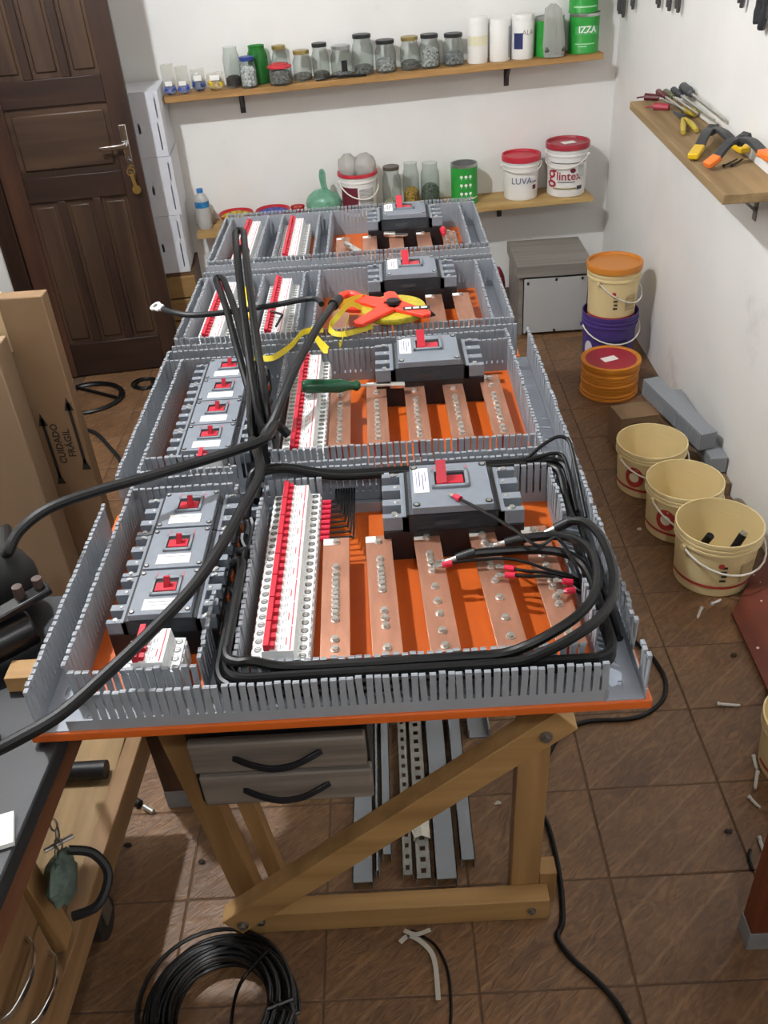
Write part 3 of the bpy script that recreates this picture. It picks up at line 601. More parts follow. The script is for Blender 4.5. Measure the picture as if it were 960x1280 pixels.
mb = MB(); mb.blob((-1.07, .12, .905), (.085, .06, .066), 20, 12, .03, 5); obj('housing', mb, mat('soft_black', '#1a1a1b', .7), tl, True)
mb = MB(); mb.box((-1.10, .03, .8378), (-1.02, .15, .86)); obj('base', mb, SB, tl, True)
tl.location.x -= .03; tl.location.y -= .09
q = Pz(37, 814, .866); mb = MB(); mb.box((q.x-.022, q.y-.058, .8375), (q.x+.020, q.y-.018, .866)); tag(obj('wood_block', mb, PINE, None, True, bev=.001), 'small offcut of pine standing on the bench against the duct', 'wood block')
mb = MB(); mb.cyl((-1.04, -.27, .848), (-1.0, -.255, .848), .010, n=12); mb.cyl((-1.055, -.275, .848), (-1.04, -.27, .848), .012, n=12); tag(obj('tool_bit', mb, SB, None, True), 'short black tool bit lying on the bench top', 'tool')
q = Pz(8, 1050, .8375); mb = MB(); mb.box((q.x-.06, q.y-.02, .8375), (q.x+.008, q.y+.03, .845), Matrix.Rotation(.3, 3, 'Z')); tag(obj('white_card', mb, mat('white_plastic', '#e8e8e6', .4), None, True), 'white plastic card corner lying on the bench top', 'card')
# ---- cartons beside the bench --------------------------------------------------------------------------
KR = mat('cardboard', '#846a4e', .85, var=.06, scale=7, bump=.05); KR2 = mat('cardboard_pale', '#927b62', .85, var=.05, scale=6)
ca = thing('tall_carton', 'tall cardboard carton printed CUIDADO FRÁGIL with arrows', 'carton', (-1.42, .92, 0))
mb = MB(); mb.box((-1.64, .90, 0), (-1.222, .945, 1.065)); obj('box', mb, KR, ca, True, bev=.003)
INK = mat('carton_ink', '#2b2621', .8)
t = MB(); 
for i, w in enumerate(('CUIDADO', 'FRÁGIL')):
    m2 = text_mb(w, .026, .0005); m2.v = [(-1.290+.028*i-p[1]*1-.0, .8992, .665+p[0]) for p in m2.v]; t.add(m2.v, m2.f)
obj('warning_print', t, INK, ca, True, smooth=False)['kind'] = 'stuff'
for x, z0, z1 in ((-1.315, .56, .74), (-1.237, .60, .78)):
    q = MB(); q.box((x-.004, .8990, z0), (x+.004, .9, z1)); q.add([(x-.012, .899, z1-.02), (x+.012, .899, z1-.02), (x, .899, z1+.018)], [(0, 1, 2)]); q.add([(x-.012, .899, z0-.018), (x+.012, .899, z0-.018), (x, .899, z0+.02)], [(0, 1, 2)]); obj('arrow', q, INK, ca, True, smooth=False)
q = MB(); q.box((-1.42, .8985, .93), (-1.33, .9, 1.066)); q.box((-1.42, .899, 1.0645), (-1.33, .944, 1.0662)); obj('tape', q, mat('packing_tape', '#b9a27f', .25), ca, True)
BXR = Py(55, 620, .80).x
cbx = thing('plain_carton', 'plain pale cardboard carton standing in front of the printed one', 'carton', (-1.5, .85, 0))
mb = MB(); mb.box((-1.70, .80, 0), (BXR, .885, .98)); obj('box', mb, KR2, cbx, True, bev=.003)
mb = MB(); mb.box((BXR-.05, .799, .50), (BXR-.03, .80, .52)); obj('staple', mb, M_SCREW, cbx, True)
# ---- door ----------------------------------------------------------------------------------------------
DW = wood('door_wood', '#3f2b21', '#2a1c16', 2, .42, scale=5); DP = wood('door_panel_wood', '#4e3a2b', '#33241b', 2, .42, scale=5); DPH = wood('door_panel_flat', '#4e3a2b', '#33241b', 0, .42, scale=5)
dd = DT-DH; WD = dd.length; ang = math.atan2(dd.y, dd.x); HD = 2.09
door = D.objects.new('door_1', None); COL.objects.link(door); door.location = (DH.x, DH.y, .006); door.rotation_euler = (0, 0, ang); door['kind'] = 'structure'; door['label'] = 'dark brown panelled wooden door standing open beside the cartons'
def dpart(name, lo, hi, m, bev=.003, parent=door): mb = MB(); mb.box(lo, hi); return obj(name, mb, m, parent, bev=bev)
T = .035; st = .085
dpart('stile', (0, 0, 0), (st, T, HD), wood('door_stile', '#54382a', '#38241a', 2, .45)); dpart('stile', (WD-st, 0, 0), (WD, T, HD), DW)
rails = [(0, .16), (.80, .90), (1.165, 1.265), (HD-.11, HD)]
for z0, z1 in rails: dpart('rail', (st, .001, z0), (WD-st, T-.001, z1), wood('door_rail', '#38251d', '#281a14', 0, .42))
inner = WD-2*st; mul = .035; pw = (inner-2*mul)/3
for (z0, z1) in ((rails[0][1], rails[1][0]), (rails[2][1], rails[3][0])):
    for k in (1, 2): x = st+k*pw+(k-1)*mul; dpart('muntin', (x, .001, z0), (x+mul, T-.001, z1), DW)
    for k in range(3):
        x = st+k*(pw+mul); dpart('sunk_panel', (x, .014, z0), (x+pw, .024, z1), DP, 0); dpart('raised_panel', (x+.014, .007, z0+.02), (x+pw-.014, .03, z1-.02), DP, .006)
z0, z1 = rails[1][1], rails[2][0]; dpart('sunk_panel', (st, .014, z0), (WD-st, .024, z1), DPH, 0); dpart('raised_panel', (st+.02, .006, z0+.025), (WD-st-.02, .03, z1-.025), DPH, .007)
CH = mat('chrome', '#dfe0e0', .15, metal=1.)
xk = WD-.045; lk = dpart('lock_plate', (xk-.014, -.004, .86), (xk+.014, 0, 1.075), CH, .0035)
mb = MB(); mb.cyl((xk, -.004, 1.0), (xk, -.03, 1.0), .010, n=16); mb.bar((xk+.008, -.034, 1.0), (xk-.105, -.036, .996), .010, .015); h = obj('lever_handle', mb, CH, door, bev=.003)
mb = MB(); mb.cyl((xk, -.004, .93), (xk, -.014, .93), .010, n=16); mb.bar((xk, -.013, .935), (xk, -.028, .935), .004, .02); obj('key', mb, CH, door)
mb = MB(); mb.tube([(xk+.016*math.cos(t), -.024, .895+.016*math.sin(t)) for t in [2*math.pi*k/14 for k in range(14)]], .0018, 6, closed=True); mb.bar((xk, -.022, .885), (xk+.006, -.022, .835), .004, .014); mb.cyl((xk+.008, -.020, .822), (xk+.008, -.026, .822), .018, n=16); obj('key_ring', mb, mat('brass', '#c9a961', .3, metal=.9), door)
fr = MB(); fr.box((X0-.10, DH.y-.005, 0), (DH.x-.006, DH.y+.055, 2.13)); fr.box((X0-.10, DH.y-.75, 0), (X0+.02, DH.y-.69, 2.13)); fr.box((X0-.10, DH.y-.69, 2.10), (X0+.02, DH.y-.005, 2.13)); struct('trim_1', fr, DW, bev=.003)
# ---- shelves -------------------------------------------------------------------------------------------
def Pwz(u, z, d):
    v = 100.
    for _ in range(8):
        p = Pw(u, v, d); e = (p.z-z); v += e*230
    return p
def wloc(s, d, z): return WB0+WB_S*s+WB_N*d+Vector((0, 0, z))                 # s: along the wall (negative = left)
def s_of(p): return (p-WB0).dot(WB_S)
US_D, US_T, LS_D = .17, .026, .23
sa, sb = s_of(Pwz(204, 1.10, US_D)), s_of(Pwz(755, 1.125, US_D))
def us_z(s): return 1.101+(1.125-1.101)*(s-sa)/(sb-sa)
def wall_box(mb, s0, s1, d0, d1, z0, z1, zf=None):
    zf = zf or (lambda s: 0.)
    vs = [wloc(s, d, z+zf(s)) for z in (z0, z1) for (s, d) in ((s0, d1), (s1, d1), (s1, d0), (s0, d0))]
    mb.add(vs, [(3, 2, 1, 0), (4, 5, 6, 7), (0, 1, 5, 4), (1, 2, 6, 5), (2, 3, 7, 6), (3, 0, 4, 7)])
SHW = wood('shelf_board', '#b98f58', '#8f6a3c', 0, .6, scale=7)
def bracket(name_parent, s, zt, dep, zf=None):
    mb = MB(); z = zt+(zf(s) if zf else 0); wall_box(mb, s-.012, s+.012, .0005, .004, z-.10, z); wall_box(mb, s-.012, s+.012, .0005, dep, z-.004, z)
    a = wloc(s, .004, z-.075); b = wloc(s, dep*.65, z-.004); mb.bar(a, b, .006, .012, WB_S); return obj('bracket', mb, mat('dark_bracket', '#4a4a4a', .5, metal=.5), name_parent, True)
us = thing('wall_shelf', 'long upper wooden wall shelf carrying jars, canisters and green cans', 'shelf', wloc((sa+sb)/2, US_D/2, 1.08))
mb = MB(); wall_box(mb, sa, sb, .0008, US_D, -US_T, 0, us_z); obj('board', mb, SHW, us, True, bev=.002)
for u in (300, 640): bracket(us, s_of(Pwz(u, 1.07, .12)), -US_T, .13, us_z)
lz = .506; la, lb = s_of(Pwz(246, lz, LS_D)), s_of(Pwz(742, lz, LS_D))
ls = thing('wall_shelf', 'lower pine wall shelf carrying buckets, the green can and jars', 'shelf', wloc((la+lb)/2, LS_D/2, lz-.03))
mb = MB(); wall_box(mb, la, lb, .0008, LS_D, lz-.024, lz); obj('board', mb, wood('shelf_pine', '#c3a36a', '#a3824e', 0, .6, scale=6), ls, True, bev=.002)
for u in (300, 632): bracket(ls, s_of(Pwz(u, lz-.03, .15)), lz-.024, .17)
RZ = 1.05; RX0 = .555
def RZf(y): return 1.032+(y-1.425)*.04
rs = thing('wall_shelf', 'weathered plank shelf on the side wall loaded with screwdrivers and clamps', 'shelf', (.64, 1.95, RZ-.03))
mb = MB(); mb.bar((.645, 1.425, RZf(1.425)-.014), (.645, 2.53, RZf(2.53)-.014), .179, .028); obj('board', mb, OLDW, rs, True, bev=.002)
for y in (1.62, 2.28):
    RZ = RZf(y); mb = MB(); mb.box((WR_X-.004, y-.014, RZ-.15), (WR_X-.0005, y+.014, RZ-.028)); mb.box((WR_X-.14, y-.014, RZ-.032), (WR_X-.0005, y+.014, RZ-.028)); mb.bar((WR_X-.004, y, RZ-.12), (WR_X-.11, y, RZ-.031), .008, .014, (0, 1, 0)); obj('bracket', mb, M_BOLT, rs, True)
# ================================================================== GOODS ON THE WALL SHELVES
GLASS = thin_glass('jar_glass', '#eef2f0', .30, .06, .03); GREENG = thin_glass('green_glass', '#46a04e', .3, .06, .35)
LIDS = {'black': mat('lid_black', '#2a2b2c', .4), 'gold': mat('lid_gold', '#a8955c', .35, metal=.6), 'blue': mat('lid_blue', '#2a3f86', .4), 'silver': mat('lid_silver', '#b9bcbc', .3, metal=.8), 'brown': mat('lid_brown', '#5a5248', .4)}
def fill_mat(c, sc=160): return mat('fill_'+c.strip('#'), c, .6, var=.85, scale=sc*.65, bump=.9, bscale=sc)
def jar(u0, u1, vt, vb, label, lid=None, fill='#3a3a3a', fh=.3, d=None, glass=None, shelf='u', neck=.80, wrapc=None, sticker=False, group='jars on the upper shelf'):
    """glass jar whose outline is u0..u1, vt..vb in the photo, standing on its shelf"""
    zf = us_z if shelf == 'u' else (lambda s: lz); uc = (u0+u1)/2; d = .09 if d is None else d
    z = 1.112 if shelf == 'u' else lz; p = Pwz(uc, z, d); r = (u1-u0)/2*dist(p)/F_PX; s = s_of(p); z = zf(s); p = wloc(s, d, z)
    h = Pw(uc, vt, d).z-z; h = max(h, r*1.6); lh = .014 if lid else 0.
    t = thing('glass_jar', label, 'jar', p, 0, group)
    hb = h-lh; g = MB(); rn = r*neck; rs_ = r*.93
    g.lathe([(0, .0), (r*.9, .0), (r, .006), (r, hb*.70), (rs_, hb*.80), (rn, hb*.88), (rn, hb*.985), (rn*1.04, hb), (rn*.97, hb)], n=24)
    obj('glass', g, glass or GLASS, t)
    if fill:
        f = MB(); top = .010+(hb*.8)*fh; f.lathe([(0, .0095), (r*.91, .0095), (r*.92, top*.8), (r*.6, top), (r*.2, top*1.06), (0, top)], n=18); o = obj('contents', f, fill_mat(fill), t); o['kind'] = 'stuff'
    if lid:
        l = MB(); l.lathe([(0, hb-.002), (rn*1.08, hb-.002), (rn*1.10, hb+.002), (rn*1.10, h-.002), (rn*1.04, h), (0, h-.0005)], n=24); obj('lid', l, LIDS[lid], t)
    if wrapc:
        l = MB(); l.lathe([(r*.96, hb*.80), (r*1.03, hb*.82), (r*1.03, hb*.90), (rn*1.05, hb*.93), (rn*.9, hb*1.0), (rn*.3, hb*1.04), (0, hb*1.0)], n=20); obj('wrapped_cover', l, mat('red_wrap', '#c8323c', .5), t)
    if sticker: obj('sticker', wrap(patch(r*.55, h*.36, 4), r, h*.38, R_(-75)), M_BLK, t, smooth=False)
    return t
jar(283, 304, 58, 112, 'tall open clear jar with dark bits inside, next to the yellow bag', None, '#241d1a', .28, .085)
jar(302, 323, 70, 114, 'small blue-lidded jar full of white pieces, in front of the green glass jar', 'blue', '#d8d6d2', .85, .134)
jar(313, 338, 56, 109, 'green glass jar with an open mouth', None, '#0d2a10', .2, .055, GREENG)
jar(343, 362, 56, 100, 'narrow gold-lidded jar behind the red-covered jar', 'gold', '#8b8880', .25, .043)
jar(337, 366, 79, 109, 'squat jar of screws with a red wrapped cover', None, '#6b6862', .7, .137, wrapc=True)
jar(368, 391, 62, 106, 'gold-lidded jar with screws, beside the red-covered jar', 'gold', '#77756f', .25)
jar(392, 413, 53, 97, 'black-lidded jar behind the coiled black wire', 'black', '#55534f', .2)
jar(415, 442, 56, 101, 'clear jar with a silver lid and a black sticker', 'silver', '#8a8a88', .1, sticker=True)
jar(442, 468, 42, 96, 'tallest clear jar with a black lid', 'black', '#6d6b66', .25)
jar(470, 496, 49, 97, 'black-lidded jar packed with wire strands, between the tallest jar and a gold lid', 'black', '#9a9a98', .5)
jar(501, 525, 45, 90, 'gold-lidded jar with steel screws, between two black-lidded jars of strands', 'gold', '#5f5d58', .3)
jar(525, 550, 42, 88, 'black-lidded jar of pale rods next to the last jar', 'black', '#a5a5a2', .75)
jar(554, 580, 41, 84, 'black-lidded jar of grey clips beside the white canister', 'black', '#7b7d7d', .5)
jar(480, 503, 207, 250, 'dark-lidded jar on the lower shelf beside the red and white bucket', 'brown', '#b3a98f', .25, .12, shelf='l', group='jars on the lower shelf')
jar(505, 525, 203, 247, 'open clear jar with amber screws on the lower shelf', None, '#a8842c', .45, .08, shelf='l', group='jars on the lower shelf')
jar(527, 550, 203, 247, 'open clear jar with blue and olive bits on the lower shelf', None, '#4c5a4e', .55, .10, shelf='l', group='jars on the lower shelf')
# clear bags of terminals
FILM = thin_glass('clear_film', '#f0efea', .4, .2, .18)
def bag(u0, u1, vt, vm, vb, col, label, d, sc=110):
    uc = (u0+u1)/2; p = Pwz(uc, 1.104, d); s = s_of(p); z = us_z(s); w = (u1-u0)*dist(p)/F_PX*.86; hm = (Pw(uc, vm, d).z-z)*1.7; ht = Pw(uc, vt, d).z-z
    t = thing('terminal_bag', label, 'bag', wloc(s, d, z), WB_A, 'bags of terminals')
    mb = MB(); mb.blob((0, 0, hm*.5), (w*.5, .026, hm*.52), 16, 9, .10, int(u0), flat=.0005); obj('terminals', mb, fill_mat(col, sc), t)['kind'] = 'stuff'
    mb = MB(); n = 7; rnd = random.Random(int(u1)); vs = []
    for k, (zz, dep, ws) in enumerate(((hm*.15, .028, .54), (hm*.8, .027, .53), (hm*1.15, .014, .50), ((hm+ht)*.52, .008, .5), (ht, .003, .49))):
        for side in (-1, 1): vs += [(w*ws*(2*i/(n-1)-1)+rnd.uniform(-.002, .002), side*dep*(math.sin(math.pi*i/(n-1))*.8+.2)+rnd.uniform(-.003, .003), zz+rnd.uniform(-.004, .004)) for i in range(n)]
    fs = []
    for k in range(4):
        for sd in range(2):
            o = (k*2+sd)*n; q = o+2*n; fs += [(o+i, o+i+1, q+i+1, q+i) for i in range(n-1)]
    mb.add(vs, fs); obj('film', mb, FILM, t)
    q = MB(); q.box((-w*.28, -.030, hm*.86), (w*.28, -.0285, hm*1.28)); obj('tag', q, M_LAB, t)
bag(205, 223, 80, 110, 122, '#2b4fae', 'clear bag of blue terminals at the shelf end, above the cartons', .115)
bag(222, 240, 82, 109, 122, '#2a4bb4', 'clear bag of blue terminals squeezed between two other blue bags', .12)
bag(240, 260, 86, 104, 120, '#27407f', 'clear bag of dark blue terminals beside the yellow one', .09)
bag(259, 283, 90, 103, 118, '#e0a62a', 'clear bag of yellow terminals', .105)
# black wire on the shelf edge
pts = [Pwz(u, 1.112, .155+dd*.4) + Vector((0, 0, zz)) for u, dd, zz in ((395, 0, .006), (408, .012, .010), (420, -.006, .014), (425, .018, .012), (435, 0, .010), (428, .02, .012), (445, .008, .008), (458, .0, .006))]
for q in pts: q.z += us_z(s_of(q))-1.112
mb = MB(); mb.tube(smooth_path(pts, 6), .0055, 8); tag(obj('wire_hank', mb, M_CABLE, None, True), 'tangled black wire lying in front of the jars', 'wire')
# white canisters
CAN = mat('canister_white', '#ecebe6', .45)
def canister(u0, u1, vt, vb, label, art):
    u0 += .5; u1 -= .5; uc = (u0+u1)/2; d = .085; p = Pwz(uc, 1.118, d); r = (u1-u0)/2*dist(p)/F_PX; s = s_of(p); z = us_z(s); h = Pw(uc, vt, d).z-z
    t = thing('canister', label, 'canister', wloc(s, d, z), 0, 'white canisters'); mb = MB(); mb.lathe([(0, 0), (r*.97, 0), (r, .004), (r, h*.88), (r*.99, h*.885), (0, h*.885)], n=30); obj('body', mb, CAN, t)
    mb = MB(); mb.lathe([(r*1.005, h*.86), (r*1.005, h*.985), (r*.97, h), (0, h), ], n=30); mb.lathe([(r*.97, h*.86), (r*1.005, h*.86)], n=30); obj('lid', mb, CAN, t)
    if art == 1: obj('label_band', wrap(patch(r*2.6, h*.22), r, h*.50, R_(-90)), mat('cream_label', '#e4dfc0', .7), t, smooth=False)
    if art == 2: obj('label_band', wrap(patch(r*.5, h*.75), r, h*.45, R_(-30)), mat('greyblue_label', '#9aa0a8', .7), t, smooth=False)
    if art == 3:
        obj('label_band', wrap(patch(r*.85, h*.36), r, h*.42, R_(-120)), mat('navy_label', '#27305f', .6), t, smooth=False); q = text_mb('ALA', .03); obj('lettering', wrap(q, r, h*.60, R_(-70)), mat('grey_letter', '#8e8a7c', .7), t, smooth=False)
canister(584, 610, 21, 82, 'white canister with a pale cream band, next to the jars', 1); canister(611, 638, 23, 78, 'plain white canister between the cream-banded and the navy-labelled one', 2); canister(638, 667, 17, 75, 'white canister with a navy blue label', 3)
# green cans
GRN = mat('can_green', '#2f9a3c', .35, var=.05, scale=20); TIN = mat('tin', '#c2c4c2', .3, metal=.8)
def green_can(u0, u1, vt, vb, z0, d, label, art, h=None, name='green_can', shelf='u', openc=False):
    uc = (u0+u1)/2; z = 1.122 if shelf == 'u' else lz; p = Pwz(uc, z+z0, d); r = (u1-u0)/2*dist(p)/F_PX; s = s_of(p); z = (us_z(s) if shelf == 'u' else lz)+z0; h = h or Pw(uc, vt, d).z-z
    t = thing(name, label, 'can', wloc(s, d, z), 0)
    mb = MB(); mb.lathe([(0, 0), (r, 0), (r*1.01, .004), (r*.99, .007), (r*.99, h-.012)], n=32); obj('body', mb, GRN, t)
    mb = MB()
    if openc: mb.lathe([(r*.99, h-.014), (r*1.015, h-.010), (r*1.01, h), (r*.93, h-.001), (r*.92, h*.2), (0, h*.2)], n=32, mi=0)
    else: mb.lathe([(r*.99, h-.014), (r*1.015, h-.010), (r*1.01, h), (r*.93, h-.001), (r*.92, h-.006), (0, h-.006)], n=32)
    obj('rim', mb, TIN, t)
    if art == 'word':
        q = text_mb('IZZA', .038, .0008); m = obj('band', wrap(patch(r*1.7, h*.20), r*.99, h*.58, R_(-88)), mat('can_band', '#4fae62', .4), t, smooth=False); obj('lettering', wrap(q, r*.99, h*.60, R_(-88), k=2), M_LAB, t, smooth=False)
        obj('stripe', wrap(patch(r*1.4, h*.03), r*.99, h*.25, R_(-95)), mat('pale_green', '#9fd6a4', .5), t, smooth=False); obj('stripe', wrap(patch(r*.6, h*.03), r*.99, h*.19, R_(-105)), mat('pale_green', '#9fd6a4', .5), t, smooth=False)
    if art == 'stripe': obj('stripe', wrap(patch(r*1.8, h*.08), r*.99, h*.30, R_(-90)), mat('pale_green', '#9fd6a4', .5), t, smooth=False)
    if art == 'icons':
        for i in range(3):
            for j in range(3):
                q = MB(); q.cyl((0, 0, 0), (0, 0, .0001), .0075, n=10); q.box((-.0015, -.014, 0), (.0015, -.006, .0001)); obj('icon', wrap(q, r*.99, h*(.72-.21*j), R_(-95)+(i-.6)*.34), M_LAB, t, smooth=False)
        obj('stripe', wrap(patch(r*1.6, h*.035), r*.99, h*.16, R_(-70), .06), mat('cream_label', '#e4dfc0', .7), t, smooth=False)
    return t, r, h
g1, gr, gh = green_can(710, 747, 15, 68, 0, .085, 'green can with white lettering under a smaller stacked can', 'word')
green_can(711, 747, 15, 68, gh+.001, .085, 'green can with a pale stripe stacked on the lettered can', 'stripe', h=.085)
green_can(668, 703, 20, 72, 0, .074, 'green can half hidden by a hanging grey plastic bag', None)
p = Pwz(687, 1.12, .155); s = s_of(p); z = us_z(s); gb = thing('grey_bag', 'translucent grey plastic bag slumped against a green can', 'bag', wloc(s+.018, .166, z), WB_A)
mb = MB(); vs = []; n = 9; rows = ((.004, .044, .018), (.05, .050, .022), (.11, .046, .014), (.16, .042, .009), (.195, .038, .006), (.215, .012, .003)); rnd = random.Random(4)
for zz, w, dp in rows:
    for sd in (-1, 1): vs += [(w*(2*i/(n-1)-1)+.012*(zz/.2)*-1, sd*dp*math.sin(math.pi*(i+.3)/(n-.4))+rnd.uniform(-.004, .004), zz+rnd.uniform(-.003, .003)*(zz > .01)) for i in range(n)]
fs = []
for k in range(len(rows)-1):
    for sd in range(2): o = (k*2+sd)*n; q = o+2*n; fs += [(o+i, o+i+1, q+i+1, q+i) for i in range(n-1)]
mb.add(vs, fs); obj('film', mb, mat('grey_film', '#b4b5ae', .2, alpha=.66, bump=.9, bscale=30), gb)
mb = MB(); mb.blob((0, 0, .030), (.046, .016, .030), 12, 8, .2, 2, flat=.001); obj('contents', mb, fill_mat('#5b5d58', 120), gb)['kind'] = 'stuff'
# ---- lower shelf ---------------------------------------------------------------------------------------
green_can(564, 597, 203, 247, 0, .12, 'open green can with white pictograms on the lower shelf', 'icons', shelf='l', openc=True)
def pail(name, label, loc, rt, rb, h, m, lid=None, lid_sunk=True, ridges=3, wire=None, fill_in=None, cat='bucket', group=None, rz=0., lidlab=False):
    """plastic pail standing at loc; returns the root, prints are added by the caller in its local frame"""
    t = thing(name, label, cat, loc, rz, group); pr = [(0, 0), (rb*.96, 0), (rb, .004)]; zr = h*.78
    pr += [(rb+(rt*.955-rb)*zr/h, zr)]
    for k in range(ridges):
        z = zr+(h-zr)*(k+.3)/(ridges+.2); pr += [(rt*.985, z), (rt*.985, z+(h-zr)*.16), (rt*.955, z+(h-zr)*.2)]
    pr += [(rt*.99, h-.004), (rt*.985, h), (rt*.955, h)]
    if lid is None: pr += [(rt*.94, h*.80), (rb*.95, .010), (0, .008)]
    else: pr += [(0, h-.001)]
    mb = MB(); mb.lathe(pr, n=40); obj('body', mb, m, t)
    if lid:
        l = MB(); e = .010 if lid_sunk else .0; l.lathe([(rt*.98, h-.016), (rt*1.035, h-.016), (rt*1.04, h+.004), (rt*1.02, h+.010), (rt*.95, h+.010), (rt*.92, h+.010-e), (0, h+.009-e)], n=40); lo = obj('lid', l, lid, t)
        if lidlab: q = MB(); q.box((-.03, -.025, h+.0105-e), (.035, .02, h+.0112-e), Matrix.Rotation(.3, 3, 'Z')); obj('sticker', q, M_LAB, t)
    if wire:
        a0, sag, out = wire; q = MB(); ca_, sa_ = math.cos(a0), math.sin(a0); hz = h*.80; pts = []
        for k in range(15):
            b = math.pi*k/14; x = math.cos(b); y = math.sin(b); rr = rt*(1.03+.14*y*out); pts.append(Vector((ca_*x*rr+sa_*y*rr, sa_*x*rr-ca_*y*rr, hz-sag*y)))
        q.tube(pts, .0032, 6); o = obj('handle', q, mat('handle_white', '#e6e2d8', .5), t)
        for sgn in (-1, 1): e = MB(); c = Vector((ca_*sgn*rt*1.0, sa_*sgn*rt*1.0, hz)); e.cyl(c, c+Vector((ca_, sa_, 0))*sgn*.01, .009, n=12); obj('handle_lug', e, m, t)
    return t
PW_ = mat('pail_white', '#eceae6', .4); LIDR = mat('lid_red', '#c3303f', .35); LIDC = mat('lid_crimson', '#a8323f', .35)
def shelf_pail(u0, u1, vt, d, **k):
    uc = (u0+u1)/2; p = Pwz(uc, lz+.1, d); r = (u1-u0)/2*dist(p)/F_PX; s = s_of(p); h = Pw(uc, vt, d).z-lz; return wloc(s, d, lz), r, h
loc, r, h = shelf_pail(627, 675, 192, .115); t = pail('white_pail', 'white plastic bucket with a bright red lid and handwritten LUVA', loc, r*.97, r*.85, h-.008, PW_, LIDR, wire=(R_(0), .02, .3))
rq = lambda z: r*.85+(r*.97*.955-r*.85)*z/(.78*h)
obj('lettering', wrap(text_mb('LUVA', .042), rq(.5*h)+.001, h*.46, R_(-95)), M_INK, t, smooth=False); obj('label_spot', wrap(patch(.022, .02), rq(.3*h)+.001, h*.30, R_(-48)), mat('maroon_print', '#6a2030', .6), t, smooth=False); obj('label_spot', wrap(patch(.03, .006), rq(.4*h)+.001, h*.43, R_(-48)), M_PRINT, t, smooth=False)
loc, r, h = shelf_pail(681, 735, 176, .118); t = pail('white_pail', 'white plastic bucket with a crimson lid and glintex lettering', loc, r*.96, r*.86, h-.008, PW_, LIDC, wire=(R_(-30), .05, .15), lidlab=True)
rq = lambda z: r*.86+(r*.96*.955-r*.86)*z/(.78*h)
GL = mat('glintex_red', '#a02c38', .6); obj('lettering', wrap(text_mb('lintex', .056, .0006), rq(.42*h)+.0012, h*.41, R_(-93)), GL, t, smooth=False); obj('initial', wrap(text_mb('g', .12, .0004), rq(.42*h)+.0012, h*.45, R_(-146)), GL, t, smooth=False)
q = MB(); q.cyl((0, 0, 0), (0, 0, .0001), .011, n=16); q.v = [(x*1.3, y, z) for x, y, z in q.v]; obj('emblem', wrap(q, rq(.52*h)+.0012, h*.52, R_(-82)), mat('maroon_print', '#6a2030', .6), t, smooth=False)
obj('fine_print', wrap(patch(.085, .004), rq(.27*h)+.0012, h*.30, R_(-100)), mat('dark_grey', '#3d4146', .5), t, smooth=False); obj('gold_line', wrap(patch(.12, .006), rq(.2*h)+.0012, h*.17, R_(-105)), mat('olive_line', '#8a7c45', .6), t, smooth=False)
obj('text_block', wrap(patch(.035, .055), rq(.5*h)+.0012, h*.50, R_(-55)), mat('pale_grey_print', '#bfc6c2', .7), t, smooth=False); obj('code_block', wrap(patch(.03, .018), rq(.2*h)+.0012, h*.18, R_(-58)), mat('dark_grey', '#3d4146', .5), t, smooth=False); obj('top_line', wrap(patch(.20, .003, 20), rq(.68*h)+.0014, h*.66, R_(-95)), mat('dark_grey', '#3d4146', .5), t, smooth=False)
loc, r, h = shelf_pail(424, 473, 214, .115); t = pail('white_pail', 'white bucket with a maroon label, red rim and clear bags stuffed in the top', loc, r*.97, r*.86, h, PW_, None, wire=(R_(20), .07, .2))
rq = lambda z: r*.86+(r*.97*.955-r*.86)*z/(.78*h)
obj('maroon_label', wrap(patch(r*1.05, h*.62), rq(.4*h)+.0012, h*.40, R_(-125)), mat('maroon_print', '#6a2030', .6), t, smooth=False); obj('text_label', wrap(patch(r*.8, h*.5), rq(.4*h)+.0012, h*.42, R_(-62)), mat('text_print', '#c9c8c4', .7, col2='#8b8a88', scale=90, stretch=(.3, .3, 3)), t, smooth=False)
mb = MB(); mb.lathe([(r*.99, h-.012), (r*1.03, h-.010), (r*1.02, h+.003), (r*.9, h+.003)], n=32); obj('red_rim', mb, LIDR, t)
for k, (dx, rr) in enumerate(((-.043, .049), (.036, .055))):
    o = MB(); o.blob((loc.x+dx, loc.y-.005*k, lz+h+.022), (rr, .055, .062), 18, 10, .07, 8+k); o = tag(obj('plastic_bag', o, mat('bag_film', '#c4c2bb', .2, alpha=.8, bump=.8, bscale=45), None, True), ('smaller' if k == 0 else 'larger')+' crumpled clear plastic bag in the maroon-labelled bucket', 'bag')
p = Pwz(409, lz+.03, .14); s = s_of(p); gbag = thing('green_bag', 'knotted green plastic bag on the lower shelf beside the maroon-labelled bucket', 'bag', wloc(s-.012, .13, lz)); GB = mat('bag_green', '#6fa389', .35, var=.18, scale=25, bump=.7, bscale=40)
mb = MB(); mb.blob((0, 0, .060), (.088, .07, .066), 20, 10, .06, 11, flat=.0005); obj('bag_body', mb, GB, gbag)
mb = MB(); mb.tube(smooth_path([(.005, 0, .115), (.0, 0, .15), (-.004, .0, .19), (.002, .0, .215), (.012, .0, .20), (.012, .0, .15), (.02, .0, .12)], 5), .008, 7); obj('knotted_handle', mb, GB, gbag)
